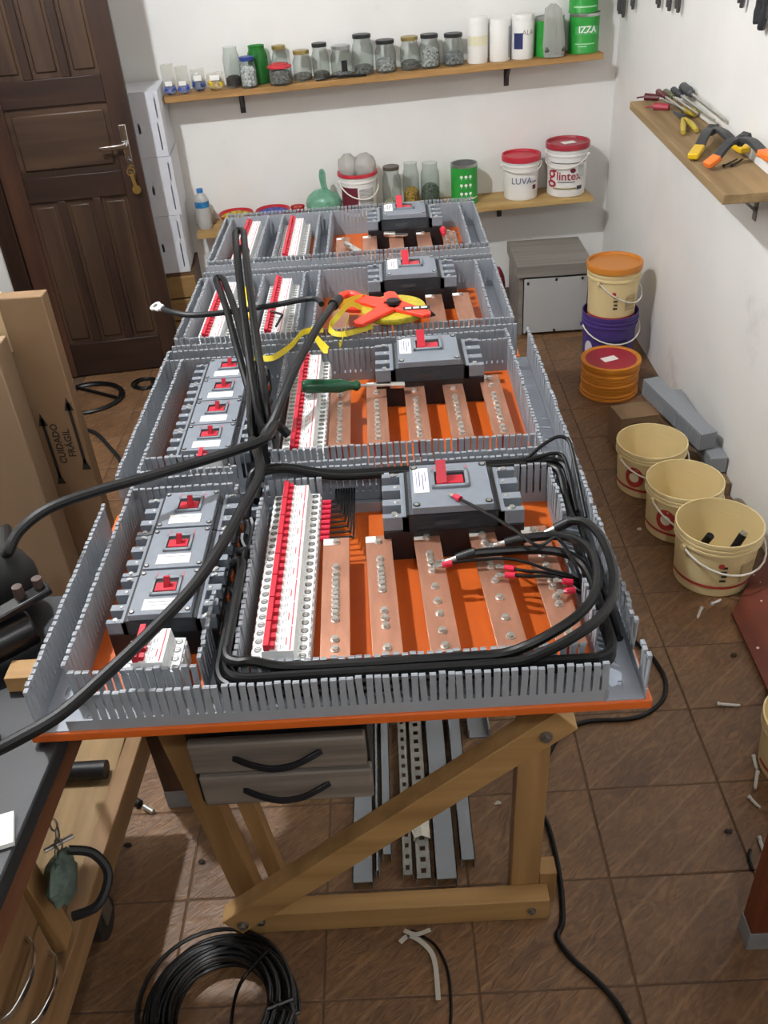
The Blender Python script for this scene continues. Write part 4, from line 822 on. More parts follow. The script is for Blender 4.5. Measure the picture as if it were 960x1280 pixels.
# red bowls of terminals
for k, (u0, u1, v, col, tx) in enumerate(((273, 318, 270, '#d6a928', 'shallow red bowl of yellow and white terminals near the water bottle'), (319, 364, 266, '#3d4a9c', 'shallow red bowl of blue terminals'), (364, 392, 262, '#a94a3c', 'shallow red bowl half hidden by the green bag'))):
    uc = (u0+u1)/2; p = Pwz(uc, lz+.04, .11); r = (u1-u0)/2*dist(p)/F_PX; s = s_of(p); t = thing('red_bowl', tx, 'bowl', wloc(s-(.022 if k == 2 else 0), .115 if k < 2 else .10, lz), 0, 'bowls on the lower shelf'); r = min(r, .085 if k < 2 else .035)
    mb = MB(); mb.lathe([(0, 0), (r*.6, 0), (r*.95, .045), (r, .05), (r*.98, .052), (r*.92, .046), (r*.57, .006), (0, .006)], n=32); obj('bowl', mb, mat('bowl_red', '#b3202c', .35), t)
    mb = MB(); mb.lathe([(0, .010), (r*.62, .010), (r*.86, .040), (r*.5, .050), (0, .046)], n=22); obj('contents', mb, fill_mat(col, 70), t)['kind'] = 'stuff'
# bottle and tub at the shelf end
p = Pwz(257, lz+.02, .13); s = s_of(p); bt = thing('water_bottle', 'small frosted water bottle with blue cap and blue label', 'bottle', wloc(s, .14, lz)); r = .034; h = Pw(248, 236, .14).z-lz
mb = MB(); mb.lathe([(0, 0), (r*.9, 0), (r, .006), (r*.93, h*.2), (r, h*.30), (r*.95, h*.52), (r*.97, h*.72), (r*.75, h*.82), (r*.40, h*.90), (r*.38, h*.93), (0, h*.93)], n=26); obj('bottle_body', mb, mat('frosted_pet', '#c9cac6', .4, alpha=.75), bt)
mb = MB(); mb.lathe([(r*.42, h*.91), (r*.44, h*.91), (r*.44, h*1.0), (0, h*1.0)], n=18); obj('cap', mb, mat('cap_blue', '#3a7fc0', .4), bt)
mb = MB(); mb.lathe([(r*1.0, h*.55), (r*1.005, h*.70)], n=26); obj('label', mb, mat('label_blue', '#2e86bd', .5, col2='#235a8a', scale=60), bt)
mb = MB(); p = wloc(s+.012, .055, lz); t = thing('plastic_tub', 'small cloudy plastic tub behind the water bottle', 'tub', p, WB_A); mb.box((-.06, -.04, .0), (.03, .045, .055)); obj('tub', mb, mat('cloudy_plastic', '#a8a091', .5), t, bev=.012, seg=3)
# ---- white cartons behind the door ---------------------------------------------------------------------
WC = mat('white_carton', '#dcdee4', .6, var=.03, scale=5); SLOT = mat('slot_dark', '#55595e', .6)
e0 = Pw(196, 113, .30); e1 = Pw(213, 195, .30); e2 = Pw(231, 268, .30); e3 = Pw(251, 338, .30)
s_r = s_of(Pw(222, 232, .30)); zs = [e0.z, e1.z, e2.z, e3.z]
st_ = thing('low_crate', 'brown wooden crate under the stacked white cartons', 'crate', wloc(s_r-.192, .16, 0), WB_A)
for k in range(3): mb = MB(); mb.box((-.19, -.15, .01+k*(zs[3]-.02)/3), (.19, -.135, (k+1)*(zs[3]-.02)/3)); obj('slat', mb, OLDX, st_, bev=.002)
mb = MB(); mb.box((-.19, -.135, 0), (.19, .14, zs[3]-.001)); obj('box', mb, wood('crate_brown', '#6f5238', '#4f3a28', 0), st_)
for k in range(3):
    z0, z1 = zs[k+1]+.0006, zs[k]; off = (.0, .006, -.004)[k]
    t = thing('white_carton', ('top white carton of the stack behind the door', 'middle white carton of the stack behind the door', 'bottom white carton of the stack behind the door')[k], 'carton', wloc(s_r-.172+off, .165, z0), WB_A, 'white cartons behind the door'); hh = z1-z0-.001
    holes = [(.135, .140, hh*.1, hh*.52), (.140, .145, hh*.60, hh*.90), (.05, .06, hh*.38, hh*.52)]          # flap slots and hand hole, cut through
    mb = MB(); holed_sheet(mb, [-.17, .16], [0, hh], holes, lambda p_, q_: (p_, -.135, q_), .003, (0, 1, 0))
    for lo, hi in (((-.17, -.132, 0), (.16, .14, .003)), ((-.17, -.132, hh-.003), (.16, .14, hh)), ((-.17, -.132, .003), (-.167, .14, hh-.003)), ((.157, -.132, .003), (.16, .14, hh-.003)), ((-.167, .137, .003), (.157, .14, hh-.003))): mb.box(lo, hi)
    obj('box', mb, WC, t, smooth=False)
# ================================================================== FLOOR, RIGHT-HAND SIDE
CREAM = mat('pail_cream', '#e3cf9b', .4, var=.03, scale=6); REDP = mat('pail_red_print', '#b23a34', .6); DKP = mat('pail_dark_print', '#4d4a3c', .7)
def cone_r(rt, rb, h, z): return rb+(rt*.955-rb)*z/(.78*h)
def cream(label, c, rt, h, rz, art, name='cream_bucket', lid=None, z0=0., wire=(R_(20), .05, .5)):
    rb = rt*.86; t = pail(name, label, (c[0], c[1], z0), rt, rb, h, CREAM, lid, wire=wire, ridges=3, rz=rz)
    A = R_(-100)-rz; rr = cone_r(rt, rb, h, h*.2)+.0012
    obj('red_band', wrap(patch(rt*2.6, .009, 24), rr, h*.20, A), REDP, t, smooth=False)
    rr = cone_r(rt, rb, h, h*.45)+.0012
    if art == 1:
        q = MB(); q.cyl((0, 0, 0), (0, 0, .0001), .034, n=20); q.v = [(x, y*1.15, z) for x, y, z in q.v]; obj('emblem', wrap(q, rr, h*.48, A-.55), REDP, t, smooth=False); q = MB(); q.cyl((0, 0, 0), (0, 0, .0001), .018, n=16); obj('emblem_core', wrap(q, rr, h*.48, A-.55, k=2), mat('cream_label', '#e4dfc0', .7), t, smooth=False)
    if art >= 1:
        q = MB()
        for k in range(4): q.box((-.006+.003*(k % 2), -.03+.016*k, 0), (.012, -.022+.016*k, .0001))
        obj('text_print', wrap(q, rr, h*.48, A+.05), DKP, t, smooth=False)
    if art == 2:
        q = MB(); q.cyl((0, 0, 0), (0, 0, .0001), .009, n=14); obj('emblem', wrap(q, rr, h*.62, A+.0, k=1), REDP, t, smooth=False)
        obj('text_panel', wrap(patch(.055, .065), rr, h*.45, A+.75), mat('print_tan', '#a3906a', .7, col2='#cdb98a', scale=60, stretch=(.3, .3, 3)), t, smooth=False)
    return t
cream('open cream bucket with a red emblem, next to the small brown box', (.472, 1.522), .122, .180, 0, 1)
cream('open cream bucket with a red emblem, between two other cream buckets', (.509, 1.262), .124, .186, .25, 1, wire=(R_(10), .085, .6))
c3 = cream('open cream bucket holding two black pipe offcuts', (.534, 1.004), .129, .200, .1, 2, wire=(R_(20), .055, .7))
for k, (a, b) in enumerate((((.505, .985, .165), (.465, 1.03, .02)), ((.590, .960, .180), (.505, .925, .03)))):
    a, b = Vector(a), Vector(b); mb = MB(); mb.cyl(a, b, .012, n=14); o = tag(obj('pipe_offcut', mb, M_CABLE, None, True), ('black pipe offcut leaning on the far side inside the cream bucket', 'black pipe offcut with a bright end inside the cream bucket')[k], 'pipe')
    if k: q = MB(); q.cyl(a+(a-b).normalized()*.012, a, .010, n=12); obj('metal_end', q, M_STEEL, o, True)
# lids stack
t = thing('lid_stack_bucket', 'low stack of orange bucket lids topped by a crimson disc with a white sticker', 'bucket lids', (.495, 2.245, 0)); OR2 = mat('lid_orange', '#d5872b', .4)
for k in range(10):
    z = k*.0145; r = .116+.003*math.sin(k*2.1)+.004*(k == 0)+.004*(k == 9); mb = MB(); mb.lathe([(0, z), (r*.97, z), (r, z+.003), (r, z+.011), (r*.97, z+.014), (0, z+.014)], n=40); obj('lid', mb, OR2, t)
mb = MB(); mb.lathe([(.122, .141), (.122, .150), (.108, .150), (.106, .146), (0, .146)], n=40); obj('lid_rim', mb, OR2, t)
mb = MB(); mb.lathe([(0, .1462), (.103, .1462), (.103, .1472), (0, .1475)], n=36); obj('crimson_disc', mb, LIDC, t)
mb = MB(); mb.box((-.04, -.025, .1476), (.025, .015, .1482), Matrix.Rotation(.35, 3, 'Z')); obj('sticker', mb, M_LAB, t)
PUR = mat('pail_purple', '#4b3a80', .4, var=.1, scale=8)
t = pail('purple_bucket', 'purple plastic bucket with a printed face, under the orange-lidded bucket', (.548, 2.525, 0), .122, .105, .245, PUR, None, ridges=3, wire=(R_(10), .06, .5))
q = MB(); q.cyl((0, 0, 0), (0, 0, .0001), .03, n=18); q.v = [(x*.8, y*1.3, z) for x, y, z in q.v]; obj('white_oval', wrap(q, .113, .09, R_(-150)), mat('print_white', '#d9d6e0', .6), t, smooth=False)
obj('dark_panel', wrap(patch(.10, .05), .1145, .12, R_(-85)), mat('print_navy', '#2b2650', .6), t, smooth=False)
t = cream('closed cream bucket with an orange lid, stacked on the purple bucket', (.548, 2.520), .113, .262, .1, 2, 'lidded_bucket', mat('lid_amber', '#c97f30', .35), .190, (R_(40), .09, .4))
# small box
t = thing('small_box', 'small closed brown cardboard box beside the orange lids', 'box', (.480, 1.812, 0), R_(8)); mb = MB(); holed_sheet(mb, [-.065, .075], [0, .137], [(-.03, .02, .108, .116)], lambda p_, q_: (p_, -.055, q_), .003, (0, 1, 0))
for lo, hi in (((-.065, -.052, 0), (.075, .06, .003)), ((-.065, -.052, .134), (.075, .06, .137)), ((-.065, -.052, .003), (-.062, .06, .134)), ((.072, -.052, .003), (.075, .06, .134)), ((-.062, .057, .003), (.072, .06, .134))): mb.box(lo, hi)
obj('box', mb, KR, t, smooth=False); mb = MB(); mb.box((-.066, -.056, .137), (.076, .03, .140)); obj('flap', mb, KR, t)
# grey duct lengths leaning on the wall
def lean_duct(a, b, w, h, label, n):
    a, b = Vector(a), Vector(b); d = (b-a).normalized(); side = Vector((1, 0, 0)); side = (side-d*side.dot(d)).normalized(); up_ = side.cross(d)
    if up_.z < 0: up_ = -up_
    t = thing('duct_offcut', label, 'trunking', a); M = MB(); L = (b-a).length
    M.bar(a, b, w, .003, up_)
    o = obj('duct_floor', M, M_TRK, t, True, smooth=False)
    for s in (-1, 1):
        M = MB(); M.bar(a+side*s*w/2+up_*.008, b+side*s*w/2+up_*.008, .003, .016, up_)
        k = int(L/.0125)
        for i in range(k):
            p = a+d*((i+.5)*L/k)+side*s*w/2; M.bar(p+up_*.014, p+up_*h, .008, .0025, side)
        x = obj('duct_wall', M, M_TRK, t, True, smooth=False); x['kind'] = 'stuff'
    return t
def solid_duct(a, b, w, h, label):
    a, b = Vector(a), Vector(b); d = (b-a).normalized(); side = Vector((0, 0, 1)); t = thing('duct_offcut', label, 'trunking', a, group='grey ducts on the wall side'); out = d.cross(side).normalized(); up_ = side
    M = MB(); M.bar(a, b, .003, h, up_); obj('duct_floor', M, M_TRK, t, True, smooth=False)
    L = (b-a).length; k = int(L/.0125)
    for s in (-1, 1):
        M = MB(); c0 = a+up_*s*h/2+out*w*.5; M.bar(a+up_*s*h/2-out*0+out*.01, b+up_*s*h/2+out*.01, .02, .003, up_)
        for i in range(k): p = a+d*((i+.5)*L/k)+up_*s*h/2; M.bar(p+out*.018, p+out*w, .008, .0025, up_)
        x = obj('duct_wall', M, M_TRK, t, True, smooth=False); x['kind'] = 'stuff'
    return t
def box_duct(p0, p1, w, h, label):
    """closed length of duct resting along the wall: pale cover, slotted sides"""
    p0, p1 = Vector(p0), Vector(p1); d = (p1-p0).normalized(); side = Vector((1, 0, 0)); side = (side-d*side.dot(d)).normalized(); up_ = side.cross(d); up_ = up_ if up_.z > 0 else -up_
    t = thing('duct_offcut', label, 'trunking', p0, group='grey ducts on the wall side'); L = (p1-p0).length
    M = MB(); M.bar(p0, p1, w, h*.9, up_); obj('duct_body', M, M_TRK, t, True, smooth=False)
    M = MB(); M.bar(p0+up_*h*.47, p1+up_*h*.47, w*1.02, .003, up_); obj('cover', M, M_TRK, t, True, smooth=False)
    for s in (-1, 1):
        M = MB(); k = int(L/.0125)
        for i in range(k): p = p0+d*((i+.5)*L/k)+side*s*(w/2+.001); M.bar(p-up_*h*.42, p+up_*h*.42, .008, .002, side)
        x = obj('duct_wall', M, DUCT, t, True, smooth=False); x['kind'] = 'stuff'
    return t
box_duct(Pz(812, 482, .180), Px(885, 552, .672), .06, .07, 'long grey slotted duct lying on top against the wall, behind the cream buckets')
box_duct((.690, 2.0, .085), (.700, 1.48, .085), .055, .06, 'grey slotted duct under the top one against the wall')
mb = MB(); mb.box((.64, 1.42, 0), (.73, 2.0, .050)); tag(obj('carton_strip', mb, KR, None, True, bev=.002), 'flat dark cardboard strip under the grey ducts by the wall', 'carton')
# grey cabinet
cx0, cx1, cy0, cy1, ch = .198, .520, 2.845, 3.20, .345
gc = thing('grey_cabinet', 'low grey wood-grain cabinet with a pale metal door by the back wall', 'cabinet', (.36, 3.02, 0)); GC = wood('grey_laminate', '#8d8983', '#74706a', 0, .5, scale=7, gr=16)
for nm, lo, hi in (('side', (cx0, cy0+.01, 0), (cx0+.02, cy1, ch-.05)), ('side', (cx1-.02, cy0+.01, 0), (cx1, cy1, ch-.05)), ('back', (cx0, cy1-.01, 0), (cx1, cy1, ch-.05)), ('base', (cx0, cy0+.02, .01), (cx1, cy1, .03)), ('top', (cx0-.012, cy0-.008, ch-.055), (cx1+.012, cy1, ch))):
    mb = MB(); mb.box(lo, hi); obj(nm, mb, GC, gc, True, bev=.0015)
mb = MB(); mb.box((cx0+.024, cy0-.002, .014), (cx1-.005, cy0+.012, ch-.066)); dr_ = obj('door', mb, mat('grey_metal_door', '#b4b5b4', .45, var=.03, scale=5), gc, True, bev=.002)
for x, z in ((cx0+.04, .26), (cx0+.17, .272), (cx0+.29, .27), (cx0+.04, .022), (cx0+.17, .022)): mb = MB(); mb.box((x-.005, cy0-.006, z-.006), (x+.005, cy0-.001, z+.006)); obj('clip', mb, M_BLK, dr_, True)
mb = MB(); mb.blob((.135, 3.15, .12), (.04, .04, .12), 16, 10, .02, 1, flat=.0); rr = tag(obj('red_container', mb, mat('maroon_plastic', '#7d2230', .35), None, True), 'dark red rounded container beside the grey cabinet', 'container')
# red-brown board leaning on the wall, stool leg, far bucket
A0, A1 = Pz(915, 771), Pz(962, 872); B0 = Px(962, 686, WR_X-.006); dv = A1-A0
nb = (B0-A0).cross(dv).normalized(); nb = -nb if nb.z < 0 else nb
mb = MB(); q = [A0+nb*.002, A1+nb*.002+dv*.25, B0+dv*1.25, B0]; q = [p+Vector((0, 0, .002)) for p in q]; mb.add(q+[p+nb*.012 for p in q], [(3, 2, 1, 0), (4, 5, 6, 7), (0, 1, 5, 4), (1, 2, 6, 5), (2, 3, 7, 6), (3, 0, 4, 7)])
bd = tag(obj('red_board', mb, [mat('red_board', '#6b3527', .45, var=.15, scale=12)], None, True, bev=.0015), 'red-brown board with pale specks leaning low against the side wall', 'board')
SP = mat('paint_specks', '#d8c8bd', .7); rnd = random.Random(5)
for k in range(14):
    u_, v_ = rnd.uniform(.1, .9), rnd.uniform(.0, 1.0); p = lerp(lerp(q[0], q[3], u_), lerp(q[1], q[2], u_), v_)+nb*.0121; s_ = MB(); s_.cyl(p, p+nb*.0008, rnd.uniform(.002, .0045), n=8); obj('paint_speck', s_, SP, bd, True)
sf = Pz(921, 1160); sx0, sy0 = sf.x+.004, sf.y
st2 = thing('stool', 'red-brown wooden stool with grey-capped feet', 'stool', (sx0+.18, sy0-.15, 0)); RW2 = wood('stool_wood', '#8a4a2a', '#653319', 2, .5)
for dx, dy in ((0, 0), (.30, 0), (0, -.34), (.30, -.34)):
    x, y = sx0+dx, sy0+dy; mb = MB(); mb.box((x, y-.045, .055), (x+.05, y, .42)); l = obj('leg', mb, RW2, st2, True, bev=.002); mb = MB(); mb.box((x-.002, y-.047, 0), (x+.052, y+.002, .055)); obj('foot_cap', mb, M_FOOT, l, True, bev=.001)
mb = MB(); mb.box((sx0-.01, sy0-.40, .42), (sx0+.37, sy0+.015, .45)); obj('seat', mb, RW2, st2, True, bev=.003)
for dx, dy, ex, ey in ((.05, -.03, .30, -.015), (.05, -.37, .30, -.355)): mb = MB(); mb.box((sx0+dx, sy0+dy, .17), (sx0+ex, sy0+ey, .21)); obj('stretcher', mb, RW2, st2, True)
p = Pz(949, 935, .10); t = cream('open cream bucket standing behind the stool', (p.x+.128, p.y+.02), .118, .165, .3, 1)
# white wall plugs and scraps on the floor
PL = mat('wall_plug_grey', '#dddcd8', .5); n_ = 0
PLUGS = [((897, 880), (925, 882), 'by the tile joint under the red-brown board'), ((942, 945), (946, 962), 'upright of two touching plugs beside the far bucket'), ((947, 965), (944, 987), 'lower of two touching plugs beside the far bucket'), ((936, 996), (950, 1010), 'bent plug near the far bucket'), ((949, 1047), (956, 1067), 'next to the stool leg'), ((877, 760), (872, 773), 'before the cream bucket with offcuts'), ((890, 755), (901, 750), 'broken, by the cream bucket with offcuts')]
for (a, b, tx) in PLUGS:
    a, b = Pz(a[0], a[1], .004), Pz(b[0], b[1], .004); d = (b-a).normalized(); mb = MB(); mb.cyl(a, b, .0036, .0030, n=8); mb.cyl(a-d*.001, a+d*.004, .0052, n=8); s_ = d.cross(Vector((0, 0, 1))); mb.bar(a+d*.008+s_*.004, b-d*.006+s_*.0038, .0012, .003)
    o = obj('wall_plug', mb, PL, None, True); o.location.z = .0; tag(o, 'grey plastic wall plug on the tiles, '+tx, 'wall plug', 'wall plugs on the floor')
for (u_, v_, c_, tx) in ((799, 662, '#d8d4c8', 'white paper scrap on the floor between the table and cream buckets'), (917, 820, '#3a2c22', 'dark wood chip on the tiles beside the red-brown board'), (910, 1040, '#2c2420', 'tiny dark chip on a floor tile near the stool'), (253, 1078, '#2e241e', 'dark crumb on the tiles behind the table leg'), (622, 1005, '#c8c0b0', 'pale scrap on the floor under the brace'), (160, 1058, '#2b2220', 'black crumb on the tiles beside the bench')):
    p = Pz(u_, v_); mb = MB(); mb.blob((p.x, p.y, .003), (.009, .006, .004), 8, 5, .3, u_, flat=.0); tag(obj('floor_scrap', mb, mat('scrap_'+c_[1:], c_, .8), None, True), tx, 'scrap')
for (u_, v_, w, tx) in ((171, 1005, .010, 'black cable sleeve offcut on the floor behind the bench rail'), (187, 1014, .007, 'bright metal sleeve on the floor behind the bench rail')):
    p = Pz(u_, v_); mb = MB(); mb.cyl((p.x-.014, p.y+.01, w), (p.x+.012, p.y-.008, w), w, n=12); tag(obj('sleeve', mb, M_BLK if w > .008 else M_STEEL, None, True), tx, 'sleeve')
# white strap on the floor near the table end
a = [Pz(u_, v_, .0072) for u_, v_ in ((500, 1178), (512, 1170), (530, 1180), (543, 1200), (548, 1250))]; mb = MB(); mb.ribbon(smooth_path(a, 5), .010, .001, (1, .2, 0)); a = [Pz(u_, v_, .0090) for u_, v_ in ((505, 1163), (520, 1168), (538, 1162))]; mb.ribbon(smooth_path(a, 5), .009, .001, (.2, 1, 0)); mb.v = [(x, y, max(z, .0008)) for x, y, z in mb.v]
tag(obj('plastic_strap', mb, mat('strap_white', '#b9b6aa', .5), None, True), 'crumpled pale plastic strap on the floor in front of the table', 'strap')
# ---- cables on the floor -------------------------------------------------------------------------------
def coil(name, label, c, r0, r1, turns, rad, m, cat='cable', wob=.01, seed=1, squash=1., tail=None, layers=1):
    rnd = random.Random(seed); pts = []; N = 40; ph = 0
    for k in range(turns):
        rr = rnd.uniform(r0, r1); ox, oy = rnd.uniform(-wob, wob), rnd.uniform(-wob, wob); zz = rad+(2*rad*.85)*(k*layers//turns)
        nxt = rnd.uniform(r0, r1)
        for i in range(N):
            a = 2*math.pi*i/N; q = lerp(rr, nxt, i/N); pts.append(Vector((c[0]+ox*math.sin(a/2)+q*math.cos(a), c[1]+oy*math.sin(a/2)+squash*q*math.sin(a), zz+rad*.4*math.sin(a*2+k))))
    if tail: pts += smooth_path([pts[-1]]+tail, 6)[1:]
    for p in pts: p.z = max(p.z, rad)
    mb = MB(); mb.tube(pts, rad, 6); return tag(obj(name, mb, m, None, True), label, cat)
cc = Pz(276, 1264, .03)
coil('cable_coil', 'large coil of black cable on the floor in front of the table', (cc.x, cc.y), .096, .152, 46, .0042, mat('cable_gloss', '#0b0b0c', .32), wob=.010, layers=9, tail=None)
a = [Pz(*q_) for q_ in ((337, 1186, .074), (322, 1202, .076), (305, 1222, .073), (296, 1240, .05), (291, 1262, .014), (288, 1290, .005), (287, 1305, .004))]
mb = MB(); mb.tube(smooth_path(a, 6), .0036, 6); tag(obj('loose_wire', mb, M_CABLE, None, True), 'single black wire crossing the big floor coil', 'wire')
def floor_cable(pts, rad, m, label, z=None):
    mb = MB(); mb.tube(smooth_path([q_ if isinstance(q_, Vector) else Pz(q_[0], q_[1], rad) for q_ in pts], 7), rad, 8); return tag(obj('floor_cable', mb, m, None, True), label, 'cable')
floor_cable([(715, 772), (770, 788), (806, 812), (824, 834), (832, 852), (830, 872), (815, 888), (795, 897), (770, 900), (740, 901), (715, 908), (699, 920), (686, 942), (676, 968)], .0062, M_CABLE, 'thin black cable curving across the tiles from under the table corner')
floor_cable([(668, 1005), (684, 1030), Vector((-.108, .05, .0062)), Vector((-.112, -.04, .0062)), Vector((-.122, -.10, .0062)), (697, 1172), (715, 1198), (745, 1225), (772, 1255), (790, 1290)], .0062, M_CABLE, 'thin black cable running out from the table foot towards the room')
floor_cable([(514, 1163), (528, 1170), (546, 1184), (560, 1215), (564, 1260), (562, 1290)], .003, M_CABLE, 'thin dark wire on the floor past the plastic strap')
floor_cable([(86, 538), (105, 537), (122, 543), (138, 560), (150, 575), (160, 600)], .008, M_CGREY, 'short grey cable bending across the floor behind the panels')
cc = Pz(112, 497, .01); coil('cable_loop', 'loose black cable loop on the floor in front of the door', (cc.x, cc.y), .135, .155, 3, .0075, M_CABLE, wob=.02, seed=4, squash=1.0, tail=[Vector((cc.x-.2, cc.y+.17, .008)), Vector((cc.x-.32, cc.y+.13, .008))])
cc = Pz(180, 478, .01); coil('cable_loop', 'small dark cable hank on the floor beside the door', (cc.x, cc.y), .035, .06, 4, .005, M_CABLE, wob=.02, seed=6)
p = Pz(936, 1075); mb = MB(); mb.tube(smooth_path([Pz(938, 1062, .006), Pz(936, 1072, .004), Pz(941, 1088, .004)], 4), .004, 6); tag(obj('cable_scrap', mb, M_CABLE, None, True), 'short scrap of black cable beside the stool leg', 'cable')
# ================================================================== CABLES AND TOOLS ON THE PANELS
def cable(pts, rad, label, m=None, lug0=None, lug1=None, name='power_cable', n=10, sleeve=None, group=None):
    """cable through (u, v, z) photo points; optional lug at either end"""
    P = smooth_path([Pz(*p) if not isinstance(p, Vector) else p for p in pts], 7); t = thing(name, label, 'cable', P[0], group=group)
    mb = MB(); mb.tube(P, rad, n); obj('sheath', mb, m or M_CABLE, t, True)
    for end, a, b in ((lug0, P[0], P[1]), (lug1, P[-1], P[-2])):
        if not end: continue
        d = (a-b).normalized(); 
        if end == 'lug':
            q = MB(); q.cyl(a-d*.004, a+d*.020, rad*.75, n=12); e = a+d*.020; s = d.cross(Vector((0, 0, 1))).normalized(); q.bar(e, e+d*.024, rad*2.1, .003); q.cyl(e+d*.012-Vector((0, 0, -.0016)), e+d*.012+Vector((0, 0, .006)), .0055, n=6); obj('lug', q, M_STEEL, t, True)
            q = MB(); q.cyl(a-d*.030, a+d*.002, rad*1.12, n=12); obj('shrink_sleeve', q, M_BLK, t, True)
        if end == 'bare':
            q = MB(); nn = Vector((0, -.5, .85)); nn = (nn-d*nn.dot(d)).normalized(); q.cyl(a-d*.004, a+d*.014, rad*1.0, n=12); q.bar(a+d*.008, a+d*.024, .022, .004, nn); rg = MB(); rg.lathe([(.0068, -.002), (.0145, -.002), (.0145, .002), (.0068, .002), (.0068, -.002)], n=24); rg.xf(Matrix.Translation(a+d*.034)@nn.to_track_quat('Z', 'Y').to_matrix().to_4x4()); q.add(rg.v, rg.f); obj('lug', q, mat('tin_white', '#e6e6e2', .4, metal=.3), t, True)
        if end == 'red':
            q = MB(); q.cyl(a-d*.012, a+d*.004, .0052, .0048, n=10); obj('insulated_crimp', q, mat('crimp_red', '#c8213f', .4), t, True)
            q = MB(); q.bar(a+d*.003, a+d*.014, .006, .0014); q.cyl(a+d*.014-Vector((0, 0, .001)), a+d*.014+Vector((0, 0, .0008)), .0052, n=10); obj('ring_tongue', q, M_STEEL, t, True)
        if end == 'tape':
            q = MB(); q.cyl(a-d*.04, a+d*.01, rad*1.45, rad*1.3, n=12); obj('taped_end', q, M_BLK, t, True)
    return t
rc = .0074
V = Vector
def world(L): return [V(p) for p in L]
def drop(sy, zc):                                # from a breaker terminal into the middle duct, then down towards the table end
    return [(-.677, sy, .906), (-.677, sy-.014, .906+(zc-.906)*.5), (-.669, sy-.032, zc), (-.660, sy-.05, zc), (-.660, -.195, zc)]
def turnA(z): return [(-.660, -.224, z), (-.652, -.247, z), (-.630, -.2572, z), (-.56, -.2575, z)]       # outer lane of the front duct
def turnB(z, z2): return [(-.660, -.215, z), (-.655, -.233, z), (-.640, -.2405, z), (-.620, -.2415, z), (-.56, -.2415, z2)]   # inner lane
def endA(z): return [(-.35, -.2575, z), (-.16, -.2575, z), (-.125, -.2565, z), (-.107, -.243, z), (-.1015, -.21, z), (-.1015, -.15, z)]
def endB(z): return [(-.35, -.2415, z), (-.17, -.2415, z), (-.14, -.2395, z), (-.122, -.225, z), (-.1175, -.20, z), (-.1175, -.14, z)]
cable(world((drop(.02, .9435)+turnB(.9435, .929)+[(-.35, -.2415, .929), (-.28, -.2415, .930), (-.24, -.238, .941), (-.20, -.224, .952), (-.165, -.20, .957), (-.138, -.165, .957), (-.122, -.12, .956), (-.116, -.07, .953), (-.120, -.03, .945), (-.134, .005, .935), (-.16, .022, .929), (-.195, .028, .924), (-.218, .0295, .919), (-.236, .030, .9145)])[::-1]), rc, 'thick black cable looping round the front duct to the fourth copper bar', lug0='lug')
cable(world((drop(-.03, .9125)+turnB(.9125, .9125)+endB(.9125)+[(-.1175, -.10, .9125), (-.119, -.06, .913), (-.128, -.03, .9145), (-.15, -.012, .919), (-.19, -.004, .9225), (-.26, -.002, .9225), (-.298, -.003, .921), (-.318, -.004, .9155)])[::-1]), rc, 'thick black cable looping round the front duct to the third copper bar', lug0='lug')
cable(world((drop(.062, .928)+turnA(.928)+[(-.35, -.2575, .928), (-.26, -.2575, .930), (-.22, -.2525, .941), (-.18, -.240, .953), (-.14, -.212, .958), (-.112, -.17, .958), (-.098, -.12, .957), (-.094, -.06, .957), (-.098, -.01, .954), (-.109, .03, .946), (-.124, .048, .937), (-.137, .0535, .928), (-.150, .055, .920)])[::-1]), rc, 'thick black cable looping round the front duct to the fifth copper bar', lug0='lug')
cable(world([(-.677, .155, .906), (-.672, .175, .928), (-.660, .20, .951), (-.654, .218, .956), (-.638, .231, .956), (-.60, .2355, .953), (-.52, .2355, .932), (-.40, .2355, .930), (-.28, .2355, .930), (-.16, .2355, .930), (-.138, .232, .930), (-.1215, .218, .929), (-.1175, .195, .925), (-.1175, .15, .9135), (-.1175, .088, .9125)]), rc*.88, 'thick black cable running along the duct behind the main breaker')
cable(world([(-.677, .195, .906), (-.676, .212, .930), (-.668, .235, .952), (-.645, .2488, .953), (-.60, .2490, .950), (-.52, .2490, .932), (-.40, .2490, .930), (-.28, .2490, .930), (-.16, .2490, .930), (-.125, .2475, .930), (-.106, .233, .928), (-.1015, .205, .920), (-.1015, .16, .901), (-.1015, .10, .897), (-.1015, -.05, .897), (-.1015, -.19, .897)]), rc*.88, 'thick black cable pressed against the back wall of the front panel duct')
cable(world(drop(.108, .897)+turnB(.897, .897)+endB(.897)+[(-.1175, -.06, .897), (-.1175, .055, .897)]), rc, 'thick black cable lying deepest in the front duct')
cable(world([(-.677, -.075, .906), (-.6765, -.10, .9115), (-.6755, -.13, .9125), (-.6755, -.20, .9125), (-.674, -.228, .9125), (-.663, -.249, .9125), (-.640, -.2572, .9125), (-.60, -.2575, .9125), (-.45, -.2575, .9125), (-.30, -.2575, .9125)]), rc, 'thick black cable bending from the breaker terminals into the front duct corner')
cable(world([(-.677, -.115, .8965), (-.676, -.135, .8968), (-.6755, -.16, .897), (-.6755, -.20, .897), (-.674, -.228, .897), (-.663, -.249, .897), (-.640, -.2572, .897), (-.60, -.2575, .897), (-.50, -.2575, .897), (-.42, -.2575, .897)]), rc, 'thick black cable dropping down the middle duct beside the modular breaker row')
cable(world([(-.664, .134, .920), (-.660, .118, .915), (-.660, .09, .9125), (-.660, .050, .9125)]), rc*.95, 'short thick black cable behind the slotted wall of the middle duct')
cable(world([(-.17, .2425, .9425), (-.145, .256, .956), (-.115, .267, .967), (-.096, .258, .966), (-.092, .230, .955), (-.0915, .19, .938), (-.0910, .14, .918), (-.0910, .10, .905)]), .0035, 'thin black wire looping over the duct corner beside the main breaker', name='thin_wire')
